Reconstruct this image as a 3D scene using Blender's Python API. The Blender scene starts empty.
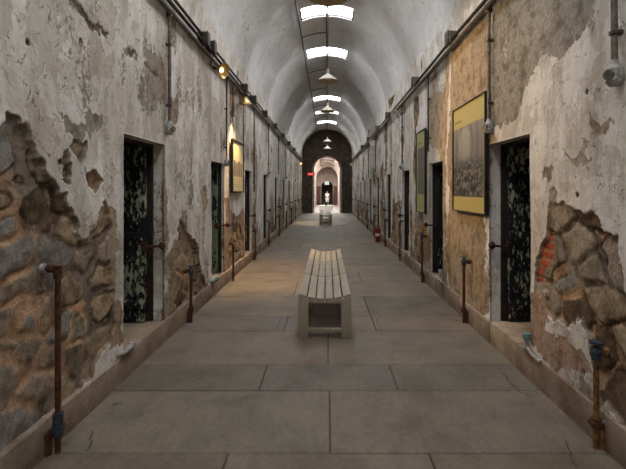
import bpy, math, random
import numpy as np
from mathutils import Vector, Matrix
random.seed(7)
rng = np.random.default_rng(11)
scene = bpy.context.scene
COL = scene.collection
PI = math.pi

# ------------------------------------------------------------------ dimensions (metres)
F = 430.0                 # focal length in pixels of a 626-wide frame
CX, CY = 327.0, 190.0     # where the corridor's axis meets the picture
EYE = 1.6
W = 1.72                  # half width of the corridor at the plaster face
PL = 1.70                 # plinth face
PZ = 0.22                 # plinth height
SPRING, APEX = 4.08, 5.80
Y0, Y1 = -3.6, 29.8
PIPE_Z = 3.58
BAY = 2.60
DOOR_Y = [3.64 + BAY * k if k else 3.64 for k in range(10)]
DOOR_Y = [3.64, 6.40, 9.00, 11.60, 14.20, 16.75, 19.30, 21.85, 24.40, 26.95]
DOOR_W = [0.92] + [0.80] * 9
DOOR_Z = [2.08, 2.04, 2.03, 2.04, 2.03, 2.04, 2.03, 2.04, 2.03, 2.04]
SKY = [(-3.05, -2.35), (0.0, 0.75), (3.3, 4.05), (6.55, 7.3), (9.75, 10.4), (12.65, 13.45), (19.2, 20.0), (22.7, 23.4), (26.1, 26.9)]
SKY_H = 0.62
WELL = 0.07


def on_wall(px, py, half=W):
    """point of a side wall (distance along the corridor, height) seen at a pixel"""
    y = F * half / abs(px - CX)
    return y, EYE + (CY - py) * y / F


# ------------------------------------------------------------------ noise
def _hash(ix, iy, seed):
    h = (ix.astype(np.int64) * 374761393 + iy.astype(np.int64) * 668265263 + seed * 974711) & 0x7fffffff
    h = ((h ^ (h >> 13)) * 1274126177) & 0x7fffffff
    h = h ^ (h >> 16)
    return (h & 0xffff) / 65535.0


def vnoise(x, y, seed):
    ix, iy = np.floor(x), np.floor(y)
    fx, fy = x - ix, y - iy
    fx = fx * fx * fx * (fx * (fx * 6 - 15) + 10)
    fy = fy * fy * fy * (fy * (fy * 6 - 15) + 10)
    a, b = _hash(ix, iy, seed), _hash(ix + 1, iy, seed)
    c, d = _hash(ix, iy + 1, seed), _hash(ix + 1, iy + 1, seed)
    return (a + (b - a) * fx) * (1 - fy) + (c + (d - c) * fx) * fy


def fbm(x, y, scale, seed, octs=4, gain=0.5):
    s, amp, tot = 0.0, 1.0, 0.0
    for o in range(octs):
        s = s + amp * vnoise(x * scale * 2 ** o + 17.3 * o, y * scale * 2 ** o - 9.1 * o, seed + o)
        tot += amp
        amp *= gain
    return s / tot


def sstep(a, b, x):
    t = np.clip((x - a) / (b - a), 0, 1)
    return t * t * (3 - 2 * t)


def poly_sd(P, poly):
    """signed distance to a polygon, positive inside"""
    poly = np.asarray(poly, float)
    n = len(poly)
    d = np.full(len(P), 1e9)
    inside = np.zeros(len(P), bool)
    for i in range(n):
        a, b = poly[i], poly[(i + 1) % n]
        e = b - a
        w = P - a
        t = np.clip((w @ e) / max(e @ e, 1e-9), 0, 1)
        q = w - t[:, None] * e
        d = np.minimum(d, np.hypot(q[:, 0], q[:, 1]))
        c = (a[1] > P[:, 1]) != (b[1] > P[:, 1])
        if abs(e[1]) > 1e-9:
            xi = a[0] + (P[:, 1] - a[1]) / e[1] * e[0]
            inside ^= c & (P[:, 0] < xi)
    return np.where(inside, d, -d)


# ------------------------------------------------------------------ objects
def tag(o, label=None, cat=None, group=None, kind=None):
    if label: o['label'] = label
    if cat: o['category'] = cat
    if group: o['group'] = group
    if kind: o['kind'] = kind
    return o


def empty(name, loc, rz=0.0):
    o = bpy.data.objects.new(name, None)
    o.empty_display_size = 0.1
    COL.objects.link(o)
    o.location = loc
    o.rotation_euler = (0, 0, rz)
    return o


def grid_mesh(name, verts, faces, mats, attrs=None, parent=None, smooth=True, sharp=None, mat_idx=None):
    me = bpy.data.meshes.new(name)
    verts = np.asarray(verts, np.float32)
    if isinstance(faces, np.ndarray):
        n, k = faces.shape
        me.vertices.add(len(verts))
        me.vertices.foreach_set('co', verts.ravel())
        me.loops.add(n * k)
        me.loops.foreach_set('vertex_index', faces.astype(np.int32).ravel())
        me.polygons.add(n)
        me.polygons.foreach_set('loop_start', np.arange(n, dtype=np.int32) * k)
        me.polygons.foreach_set('use_smooth', np.full(n, smooth))
        me.update(calc_edges=True)
    else:
        me.from_pydata([tuple(map(float, v)) for v in verts], [], faces)
        me.polygons.foreach_set('use_smooth', np.full(len(me.polygons), smooth))
        me.update()
    me.validate()
    for m in (mats if isinstance(mats, (list, tuple)) else [mats]):
        me.materials.append(m)
    if mat_idx is not None and len(mat_idx) == len(me.polygons):
        me.polygons.foreach_set('material_index', np.asarray(mat_idx, np.int32))
    for k, v in (attrs or {}).items():
        v = np.asarray(v, np.float32)
        if v.ndim == 2:
            a = me.attributes.new(k, 'FLOAT_COLOR', 'POINT')
            rgba = np.ones((len(v), 4), np.float32)
            rgba[:, :3] = v
            a.data.foreach_set('color', rgba.ravel())
        else:
            a = me.attributes.new(k, 'FLOAT', 'POINT')
            a.data.foreach_set('value', v)
    if sharp is not None:
        me.set_sharp_from_angle(angle=math.radians(sharp))
    o = bpy.data.objects.new(name, me)
    COL.objects.link(o)
    if parent is not None:
        o.parent = parent
    return o


class MB:
    """collects shapes and links them as one mesh object"""
    def __init__(self):
        self.v, self.f = [], []

    def add(self, vs, fs):
        n = len(self.v)
        self.v += [tuple(v) for v in vs]
        self.f += [tuple(i + n for i in f) for f in fs]
        return self

    def box(self, x0, x1, y0, y1, z0, z1, b=0.0):
        if b <= 0:
            vs = [(x, y, z) for z in (z0, z1) for y in (y0, y1) for x in (x0, x1)]
            fs = [(0, 2, 3, 1), (4, 5, 7, 6), (0, 1, 5, 4), (2, 6, 7, 3), (0, 4, 6, 2), (1, 3, 7, 5)]
            return self.add(vs, fs)
        b = min(b, (x1 - x0) * .45, (y1 - y0) * .45, (z1 - z0) * .45)
        import bmesh
        bm = bmesh.new()
        bmesh.ops.create_cube(bm, size=1.0)
        for v in bm.verts:
            v.co = Vector(((x0 + x1) / 2 + v.co.x * (x1 - x0), (y0 + y1) / 2 + v.co.y * (y1 - y0), (z0 + z1) / 2 + v.co.z * (z1 - z0)))
        bmesh.ops.bevel(bm, geom=list(bm.edges), offset=b, segments=2, profile=.6, affect='EDGES')
        bm.verts.index_update()
        self.add([v.co.copy() for v in bm.verts], [[v.index for v in f.verts] for f in bm.faces])
        bm.free()
        return self

    def tube(self, pts, r, n=12, caps=True):
        pts = [Vector(p) for p in pts]
        rs = r if isinstance(r, (list, tuple)) else [r] * len(pts)
        rings = []
        up = None
        for i, p in enumerate(pts):
            t = (pts[min(i + 1, len(pts) - 1)] - pts[max(i - 1, 0)]).normalized()
            if up is None:
                up = Vector((0, 0, 1)) if abs(t.z) < .9 else Vector((1, 0, 0))
            u = (up - t * up.dot(t))
            if u.length < 1e-5:
                u = Vector((0, 1, 0)) - t * t.y
            u.normalize()
            up = u
            w = t.cross(u)
            rings.append([p + (u * math.cos(2 * PI * k / n) + w * math.sin(2 * PI * k / n)) * rs[i] for k in range(n)])
        vs = [v for ring in rings for v in ring]
        fs = []
        for i in range(len(rings) - 1):
            for k in range(n):
                a, b = i * n + k, i * n + (k + 1) % n
                fs.append((a, b, b + n, a + n))
        if caps:
            fs.append(tuple(range(n - 1, -1, -1)))
            fs.append(tuple(range((len(rings) - 1) * n, len(rings) * n)))
        return self.add(vs, fs)

    def lathe(self, prof, origin, axis=(0, 0, 1), n=24, close=False):
        """profile of (radius, height along axis)"""
        ax = Vector(axis).normalized()
        u = ax.orthogonal().normalized()
        w = ax.cross(u)
        o = Vector(origin)
        vs, fs = [], []
        for (r, h) in prof:
            for k in range(n):
                a = 2 * PI * k / n
                vs.append(o + ax * h + (u * math.cos(a) + w * math.sin(a)) * max(r, 1e-4))
        m = len(prof)
        for i in range(m if close else m - 1):
            j = (i + 1) % m
            for k in range(n):
                k2 = (k + 1) % n
                fs.append((i * n + k, i * n + k2, j * n + k2, j * n + k))
        return self.add(vs, fs)

    def ball(self, c, r, sx=1, sy=1, sz=1, n=14):
        c = Vector(c)
        vs, fs = [], []
        m = n // 2
        for i in range(m + 1):
            th = PI * i / m
            for k in range(n):
                a = 2 * PI * k / n
                s = max(math.sin(th), 1e-3)
                vs.append(c + Vector((r * sx * s * math.cos(a), r * sy * s * math.sin(a), r * sz * math.cos(th))))
        for i in range(m):
            for k in range(n):
                fs.append((i * n + k, (i + 1) * n + k, (i + 1) * n + (k + 1) % n, i * n + (k + 1) % n))
        return self.add(vs, fs)

    def build(self, name, mat, parent=None, sharp=35):
        return grid_mesh(name, self.v, self.f, mat, parent=parent, sharp=sharp)


def arc_path(pts, r=0.05, seg=5):
    """polyline with rounded corners"""
    pts = [Vector(p) for p in pts]
    out = [pts[0]]
    for i in range(1, len(pts) - 1):
        a, b, c = pts[i - 1], pts[i], pts[i + 1]
        d1, d2 = (a - b), (c - b)
        rr = min(r, d1.length * .45, d2.length * .45)
        p, q = b + d1.normalized() * rr, b + d2.normalized() * rr
        for k in range(seg + 1):
            t = k / seg
            out.append(p * (1 - t) ** 2 + b * 2 * t * (1 - t) + q * t * t)
    out.append(pts[-1])
    return out


def copy_tree(o, parent=None):
    c = o.copy()
    COL.objects.link(c)
    if parent is not None:
        c.parent = parent
    for ch in [x for x in bpy.data.objects if x.parent == o]:
        copy_tree(ch, c)
    return c


# ------------------------------------------------------------------ materials
class NT:
    def __init__(self, name):
        self.m = bpy.data.materials.new(name)
        self.m.use_nodes = True
        self.t = self.m.node_tree
        self.b = self.t.nodes['Principled BSDF']
        self.tc = self.t.nodes.new('ShaderNodeTexCoord')

    def n(self, typ, **kw):
        x = self.t.nodes.new(typ)
        for k, v in kw.items():
            if k in x.inputs: x.inputs[k].default_value = v
            else: setattr(x, k, v)
        return x

    def l(self, a, b):
        self.t.links.new(a, b)

    def noise(self, scale, detail=4, rough=.55, stretch=None, dist=0.0):
        x = self.n('ShaderNodeTexNoise', Scale=scale, Detail=detail, Roughness=rough, Distortion=dist)
        if stretch:
            mp = self.n('ShaderNodeMapping')
            mp.inputs['Scale'].default_value = stretch
            self.l(self.tc.outputs['Object'], mp.inputs['Vector'])
            self.l(mp.outputs['Vector'], x.inputs['Vector'])
        else:
            self.l(self.tc.outputs['Object'], x.inputs['Vector'])
        return x.outputs['Fac']

    def ramp(self, fac, stops):
        r = self.n('ShaderNodeValToRGB')
        e = r.color_ramp.elements
        while len(e) < len(stops): e.new(.5)
        for i, (p, c) in enumerate(stops):
            e[i].position = p
            e[i].color = (c[0], c[1], c[2], 1) if not isinstance(c, (int, float)) else (c, c, c, 1)
        self.l(fac, r.inputs['Fac'])
        return r.outputs['Color']

    def math(self, op, a, b=None, c=None, clamp=False):
        x = self.n('ShaderNodeMath', operation=op, use_clamp=clamp)
        for i, v in enumerate((a, b, c)):
            if v is None: continue
            if isinstance(v, (int, float)): x.inputs[i].default_value = v
            else: self.l(v, x.inputs[i])
        return x.outputs[0]

    def mix(self, fac, a, b, mode='MIX'):
        x = self.n('ShaderNodeMix', data_type='RGBA', blend_type=mode)
        for s, v in ((x.inputs[0], fac), (x.inputs[6], a), (x.inputs[7], b)):
            if isinstance(v, (int, float)): s.default_value = v
            elif isinstance(v, tuple): s.default_value = (v[0], v[1], v[2], 1)
            else: self.l(v, s)
        return x.outputs[2]

    def attr(self, name):
        x = self.n('ShaderNodeAttribute', attribute_name=name)
        return x

    def bump(self, h, strength=.5, dist=.01):
        x = self.n('ShaderNodeBump', Strength=strength, Distance=dist)
        self.l(h, x.inputs['Height'])
        self.l(x.outputs['Normal'], self.b.inputs['Normal'])

    def col(self, c):
        if isinstance(c, tuple): self.b.inputs['Base Color'].default_value = (c[0], c[1], c[2], 1)
        else: self.l(c, self.b.inputs['Base Color'])

    def rough(self, r, spec=.3):
        if isinstance(r, (int, float)): self.b.inputs['Roughness'].default_value = r
        else: self.l(r, self.b.inputs['Roughness'])
        self.b.inputs['Specular IOR Level'].default_value = spec


def simple(name, c1, c2, scale=20, rough=.7, metal=0.0, bump=.2, stretch=None, lo=.35, hi=.65):
    t = NT(name)
    f = t.noise(scale, 5, .6, stretch)
    t.col(t.ramp(f, [(lo, c1), (hi, c2)]))
    t.rough(rough)
    t.b.inputs['Metallic'].default_value = metal
    if bump: t.bump(f, bump, .004)
    return t.m


def mat_masonry(name='masonry', vault=False):
    """old limewash over bare plaster, rubble stone and mortar; the layers come from the mesh's own fields"""
    t = NT(name)
    paint, under = t.attr('paint').outputs['Fac'], t.attr('under').outputs['Color']
    fine = t.noise(22, 8, .72)
    mid = t.noise(7, 6, .6)
    big = t.noise(1.3, 4, .55)
    streak = t.noise(5, 6, .65, (1.0, 1.0, .22))
    p = t.math('ADD', paint, t.math('MULTIPLY', t.math('SUBTRACT', fine, .5), .55))
    p = t.math('ADD', p, t.math('MULTIPLY', t.math('SUBTRACT', streak, .5), 0.0 if vault else .22))
    coat_n = t.noise(3.1, 8, .66, (1, 1, .7))
    pf = t.n('ShaderNodeMapRange', interpolation_type='SMOOTHSTEP')
    pf.inputs['From Min'].default_value = .47
    pf.inputs['From Max'].default_value = .53
    t.l(p, pf.inputs['Value'])
    pf = pf.outputs['Result']
    pc = t.ramp(big, [(.3, (.57, .53, .475)), (.5, (.67, .64, .595)), (.7, (.75, .735, .71))] if not vault else [(.3, (.52, .51, .495)), (.5, (.57, .56, .545)), (.7, (.61, .60, .59))])
    coat = t.ramp(coat_n, [(.475, 0.0), (.50, 1.0)])
    pc = t.mix(coat, t.mix(1.0, pc, (.94, .93, .92) if vault else (.80, .775, .74), 'MULTIPLY'), pc)
    vor = t.n('ShaderNodeTexVoronoi', feature='DISTANCE_TO_EDGE', Scale=2.6)
    wv = t.n('ShaderNodeVectorMath', operation='ADD')
    nz = t.n('ShaderNodeTexNoise', Scale=3.0, Detail=6.0)
    t.l(t.tc.outputs['Object'], nz.inputs['Vector'])
    t.l(t.tc.outputs['Object'], wv.inputs[0]); t.l(nz.outputs['Color'], wv.inputs[1])
    t.l(wv.outputs[0], vor.inputs['Vector'])
    crackf = t.math('MULTIPLY', t.ramp(vor.outputs['Distance'], [(.0, 1.0), (.018, 0.0)]), t.ramp(mid, [(.48, 0.0), (.58, 1.0)]))
    pc = t.mix(crackf, pc, (.16, .13, .10))
    stain = t.ramp(streak, [(.34, (.48, .41, .34)), (.47, (.86, .835, .80)), (.56, (1, 1, 1))])
    pc = t.mix(.08 if vault else .5, pc, stain, 'MULTIPLY')
    pc = t.mix(t.ramp(mid, [(.24, .6), (.34, 0.0)] if vault else [(.30, .55), (.48, 0.0)]), pc, (.36, .30, .235))
    uv = t.ramp(fine, [(.25, .55), (.5, 1.0), (.75, 1.35)])
    uc = t.mix(1.0, under, uv, 'MULTIPLY')
    uc = t.mix(.85, uc, t.ramp(t.noise(70, 6, .7), [(.3, .62), (.5, 1.0), (.7, 1.4)]), 'MULTIPLY')
    uc = t.mix(t.ramp(mid, [(.38, .75), (.52, 0.0)]), uc, t.mix(1.0, under, (.45, .40, .36), 'MULTIPLY'))
    t.col(t.mix(pf, uc, pc))
    t.rough(.92, .15)
    h = t.math('ADD', t.math('MULTIPLY', pf, .45), t.math('MULTIPLY', fine, .9))
    h = t.math('ADD', h, t.math('MULTIPLY', mid, 1.3))
    h = t.math('ADD', h, t.math('MULTIPLY', coat, .25))
    h = t.math('SUBTRACT', h, t.math('MULTIPLY', crackf, .4))
    t.bump(h, .35 if vault else .75, .008 if vault else .014)
    return t.m


def mat_floor():
    t = NT('floor_stone')
    tone = t.attr('tone').outputs['Color']
    a, b, c = t.noise(2.2, 6, .6), t.noise(30, 6, .65), t.noise(9, 5, .6, (1, .35, 1), 1.0)
    v = t.ramp(a, [(.3, (.72, .70, .67)), (.5, (1, 1, 1)), (.72, (1.22, 1.2, 1.16))])
    k = t.mix(1.0, tone, v, 'MULTIPLY')
    k = t.mix(.8, k, t.ramp(b, [(.3, .78), (.6, 1.12)]), 'MULTIPLY')
    k = t.mix(.6, k, t.ramp(c, [(.35, .72), (.55, 1.1)]), 'MULTIPLY')
    t.col(k)
    t.rough(t.ramp(c, [(.3, .52), (.7, .78)]), .3)
    t.bump(t.math('ADD', t.math('MULTIPLY', b, .5), c), .5, .008)
    return t.m


def mat_flaked(name, base, flake, thr=.56, scale=9):
    """black paint with pale flakes, running in vertical streaks"""
    t = NT(name)
    a = t.noise(scale, 8, .7, (1, 1, .45))
    b = t.noise(2.2, 3, .5)
    f = t.math('ADD', a, t.math('MULTIPLY', t.math('SUBTRACT', b, .5), .5))
    fac = t.ramp(f, [(thr, 0.0), (thr + .035, 1.0)])
    t.col(t.mix(fac, base, flake))
    t.rough(.62, .3)
    t.bump(fac, .5, .004)
    return t.m


def mat_emit(name, col, s):
    t = NT(name)
    t.col((.8, .8, .8))
    t.b.inputs['Emission Color'].default_value = (*col, 1)
    t.b.inputs['Emission Strength'].default_value = s
    return t.m


M = {}
M['masonry'] = mat_masonry()
M['vault'] = mat_masonry('vault_limewash', True)
M['floor'] = mat_floor()
M['joint'] = simple('joint_dirt', (.035, .03, .025), (.08, .07, .06), 30)
M['plinth'] = None
t = NT('plinth_stone')
tone = t.attr('tone').outputs['Color']
a, b = t.noise(3, 6, .6), t.noise(34, 6, .65)
k = t.mix(1.0, tone, t.ramp(a, [(.3, (.62, .56, .5)), (.55, (1, 1, 1)), (.75, (1.35, 1.35, 1.35))]), 'MULTIPLY')
k = t.mix(.8, k, t.ramp(b, [(.3, .72), (.6, 1.12)]), 'MULTIPLY')
t.col(k); t.rough(.85, .2); t.bump(t.math('ADD', a, b), .6, .008)
M['plinth'] = t.m
M['door'] = mat_flaked('flaked_black_paint', (.010, .010, .013), (.36, .38, .26), .55, 30)
M['door_green'] = mat_flaked('flaked_green_paint', (.012, .014, .012), (.17, .22, .15), .50, 14)
M['door_dark'] = mat_flaked('dull_black_paint', (.012, .011, .012), (.30, .30, .22), .625, 30)
M['frame_wood'] = simple('door_frame_wood', (.010, .009, .008), (.032, .018, .014), 14)
M['cell'] = simple('shaded_cell_plaster', (.03, .027, .024), (.06, .055, .05), 4)  # near-black plaster carries the darkness of unlit rooms in its colour
M['iron'] = simple('black_iron', (.012, .010, .010), (.05, .025, .018), 40, .6, .4)
M['rust'] = simple('rusty_pipe', (.035, .016, .010), (.13, .055, .028), 34, .75, .3)
M['rust_bright'] = simple('orange_rusted_pipe', (.06, .028, .012), (.30, .15, .055), 26, .7, .2)
M['grey_paint'] = simple('worn_grey_paint', (.16, .15, .14), (.42, .41, .39), 30, .6)
M['teal_paint'] = simple('worn_teal_paint', (.05, .10, .09), (.16, .30, .27), 40, .6)
M['blue_valve'] = simple('dark_blue_valve', (.015, .02, .03), (.07, .09, .11), 40, .5, .2)
M['conduit'] = simple('conduit_steel', (.06, .05, .042), (.19, .165, .14), 22, .55, .4)
M['conduit_dark'] = simple('dark_conduit', (.016, .013, .011), (.07, .058, .046), 20, .6, .3)
M['wood'] = simple('bench_paint', (.25, .21, .15), (.33, .285, .21), 6, .6, 0, .08, (9, .5, 9))
M['enamel'] = simple('cream_enamel', (.30, .26, .20), (.42, .38, .31), 12, .35, 0, .03)
M['enamel_in'] = simple('tan_enamel', (.30, .22, .14), (.42, .33, .22), 12, .5, 0, .03)
M['brass'] = simple('gold_reflector', (.35, .22, .08), (.55, .38, .16), 12, .35, .8, .03)
M['white_shade'] = simple('white_shade', (.50, .48, .44), (.64, .62, .58), 14, .5, 0, .03)
M['black_frame'] = simple('black_poster_frame', (.012, .011, .010), (.03, .027, .024), 20, .5, 0, .05)
M['endwall'] = None
M['red'] = simple('red_enamel', (.15, .010, .008), (.24, .014, .012), 8, .35, 0, .02)
M['black'] = simple('black_rubber', (.012, .012, .012), (.025, .025, .025), 20, .6)
M['steel'] = simple('bright_steel', (.4, .4, .4), (.55, .55, .55), 20, .35, .9)
M['label'] = simple('cream_label', (.5, .47, .40), (.6, .57, .5), 20)
M['daylight'] = mat_emit('skylight_glass', (.95, .97, 1.0), 26.0)
M['daylight_far'] = mat_emit('far_skylight_glass', (1.0, .98, .95), 90.0)
M['bulb'] = mat_emit('warm_bulb', (1.0, .70, .34), 6.0)
M['exit'] = mat_emit('exit_red', (1.0, .02, .03), .5)
M['exit'].node_tree.nodes['Principled BSDF'].inputs['Base Color'].default_value = (.4, .01, .015, 1)
M['exit_letters'] = mat_emit('exit_letters', (1.0, .25, .22), .6)
M['teal_glow'] = mat_emit('transom_daylight', (.30, .62, .52), .28)
M['skin'] = simple('skin', (.45, .26, .18), (.52, .32, .23), 8, .6, 0, 0)
M['white_shirt'] = simple('white_shirt', (.72, .72, .72), (.8, .8, .8), 8, .8, 0, .05)
M['dark_cloth'] = simple('dark_trousers', (.03, .03, .035), (.05, .05, .06), 12, .8)
M['hair'] = simple('dark_hair', (.02, .014, .010), (.05, .035, .025), 30, .6)
M['far_plaster'] = simple('far_plaster', (.38, .29, .24), (.52, .45, .40), 3, .9, 0, .3)
M['far_floor'] = simple('far_floor', (.20, .185, .165), (.28, .265, .245), 2, .7)
M['brown_panel'] = simple('brown_panel', (.075, .03, .02), (.16, .075, .05), 6, .6, 0, .2, (6, 6, .6))
M['white_block'] = simple('white_block', (.62, .61, .58), (.72, .71, .69), 6, .7)
t = NT('print')
t.col(t.attr('ink').outputs['Color']); t.rough(.45, .35)
M['print'] = t.m


# ------------------------------------------------------------------ the masonry fields
STONE_COLS = np.array([(.25, .20, .145), (.30, .225, .145), (.215, .20, .18), (.14, .095, .058), (.28, .23, .175)])
MORTAR = np.array((.44, .28, .17))
BARE = {'tan': (.34, .265, .19), 'warm': (.34, .265, .185), 'grey': (.29, .26, .215), 'ochre': (.34, .205, .095), 'pink': (.34, .235, .17), 'dark': (.15, .115, .08)}

# rubble left bare where the plaster fell off: outline on the wall, mean stone size
def wpoly(pix): return [on_wall(*p) for p in pix]

LEFT_STONE = [
    wpoly([(-8, 128), (4, 134), (8, 117), (15, 119), (26, 129), (35, 145), (43, 160), (54, 177), (60, 195), (68, 210), (78, 226), (84, 240), (92, 226), (101, 215),
           (105, 204), (110, 217), (111, 232), (107, 246), (109, 272), (114, 297), (115, 335), (60, 420), (20, 470), (-8, 500)]),
    wpoly([(72, 137), (78, 134), (86, 142), (86, 152), (80, 155), (73, 150)]),
    wpoly([(66, 156), (72, 158), (72, 186), (68, 187), (64, 170)]),
    wpoly([(88, 171), (101, 173), (101, 179), (96, 190), (91, 189)]),
    wpoly([(178, 224), (183, 222), (187, 232), (196, 244), (198, 262), (202, 276), (208, 290), (196, 302), (180, 312), (174, 306), (178, 262)]),
    wpoly([(230, 222), (240, 224), (244, 240), (243, 262), (232, 270), (229, 250)]),
]
RIGHT_STONE = [
    wpoly([(549, 205), (558, 204), (568, 208), (579, 212), (590, 209), (600, 222), (606, 237), (617, 240), (619, 262), (622, 286), (634, 310), (650, 420), (628, 430), (600, 392),
           (597, 372), (588, 345), (585, 325), (578, 318), (570, 320), (566, 330), (558, 318), (549, 314), (544, 294), (531, 295), (534, 270), (541, 250), (548, 228)]),
]
LEFT_BARE = [
    ('grey', wpoly([(60, 116), (66, 114), (72, 122), (84, 118), (84, 126), (74, 134), (68, 128), (64, 122)])),
    ('grey', wpoly([(86, 116), (98, 122), (99, 134), (92, 140), (87, 134)])),
    ('tan', wpoly([(105, 206), (108, 205), (116, 214), (116, 310), (108, 320), (106, 300)])),
    ('tan', wpoly([(157, 182), (167, 182), (168, 205), (168, 240), (164, 262), (158, 300), (155, 300), (156, 240)])),
    ('tan', wpoly([(201, 192), (207, 186), (208, 206), (203, 212)])),
    ('pink', wpoly([(222, 200), (228, 198), (232, 214), (240, 214), (244, 210), (245, 272), (226, 282)])),
    ('dark', wpoly([(61, -6), (66, -6), (109, 33), (107, 38)])),
    ('dark', wpoly([(126, 49), (132, 50), (136, 58), (132, 57)])),
    ('dark', wpoly([(145, 64), (149, 66), (160, 76), (158, 78)])),
    ('tan', wpoly([(170, 100), (178, 98), (178, 120), (171, 128)])),
    ('pink', wpoly([(114, 300), (124, 305), (124, 345), (112, 352)])),
    ('tan', wpoly([(160, 262), (178, 240), (180, 318), (158, 345)])),
]
RIGHT_BARE = [
    ('ochre', wpoly([(448, 226), (456, 214), (482, 222), (486, 240), (482, 265), (476, 292), (474, 310), (462, 306), (452, 290), (446, 262)])),
    ('ochre', wpoly([(418, 226), (424, 222), (430, 240), (428, 262), (420, 262)])),
    ('grey', wpoly([(495, -30), (600, -60), (590, 18), (580, 36), (574, 50), (556, 58), (536, 62), (529, 74), (524, 92), (520, 118), (512, 122), (503, 122), (490, 128), (489, 60)])),
    ('warm', wpoly([(452, 40), (489, 10), (489, 130), (497, 140), (492, 170), (492, 300), (485, 320), (452, 305), (450, 250), (447, 160), (450, 100)])),
    ('warm', wpoly([(427, 100), (447, 90), (446, 150), (446, 205), (448, 300), (440, 270), (440, 150), (428, 145)])),
    ('pink', wpoly([(530, 290), (548, 294), (552, 312), (548, 330), (580, 352), (592, 376), (560, 372), (528, 336)])),
    ('grey', wpoly([(546, 163), (551, 162), (551, 176), (547, 178)])),
    ('grey', wpoly([(547, 186), (556, 186), (558, 204), (550, 215), (547, 208)])),
    ('tan', wpoly([(589, 118), (612, 122), (612, 126), (600, 135), (594, 131)])),
    ('tan', wpoly([(586, 137), (590, 139), (588, 150), (583, 159), (581, 157)])),
    ('tan', wpoly([(566, 158), (578, 160), (590, 162), (578, 165), (566, 161)])),
]
HOLES_L = [on_wall(81, 41), on_wall(60, 162), on_wall(28, 42)]
HOLES_R = [on_wall(508, 40), on_wall(514, 26), on_wall(577, 195), on_wall(586, 92), on_wall(568, 325), on_wall(583, 372)]

L_SITES = [((10, 163), 2), ((34, 166), 0), ((8, 196), 1), ((20, 178), 4), ((10, 226), 2), ((44, 212), 3), ((70, 232), 1), ((62, 204), 3), ((18, 256), 2), ((27, 285), 0), ((60, 258), 2), ((88, 262), 0),
           ((76, 286), 1), ((100, 272), 1), ((98, 312), 1), ((12, 320), 0), ((32, 324), 2), ((50, 318), 1), ((64, 328), 2), ((84, 330), 0), ((28, 352), 0), ((52, 358), 1), ((10, 380), 4), ((76, 362), 0), ((98, 352), 1),
           ((94, 236), 1), ((108, 250), 4), ((40, 392), 0), ((20, 425), 2), ((64, 392), 1)]
R_SITES = [((562, 211), 4), ((588, 217), 3), ((580, 240), 0), ((612, 262), 4), ((562, 283), 2), ((602, 302), 1), ((592, 271), 4), ((574, 316), 3), ((622, 345), 1), ((600, 352), 3), ((620, 390), 3), ((546, 262), 4), ((545, 300), 4)]


def scallop(u, s):
    """the haunches of the vault swell a little between one skylight bay and the next"""
    th = (s - SPRING) / W
    w = sstep(3.75, 4.7, s) * sstep(1.25, .75, th)
    w = w * sstep(29.0, 27.0, u)
    return .20 * (0.5 - 0.5 * np.cos(2 * PI * (u - .37) / 3.26)) ** 2.0 * w  # swell is shaped to strengthen the skylight bands on the haunches


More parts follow.
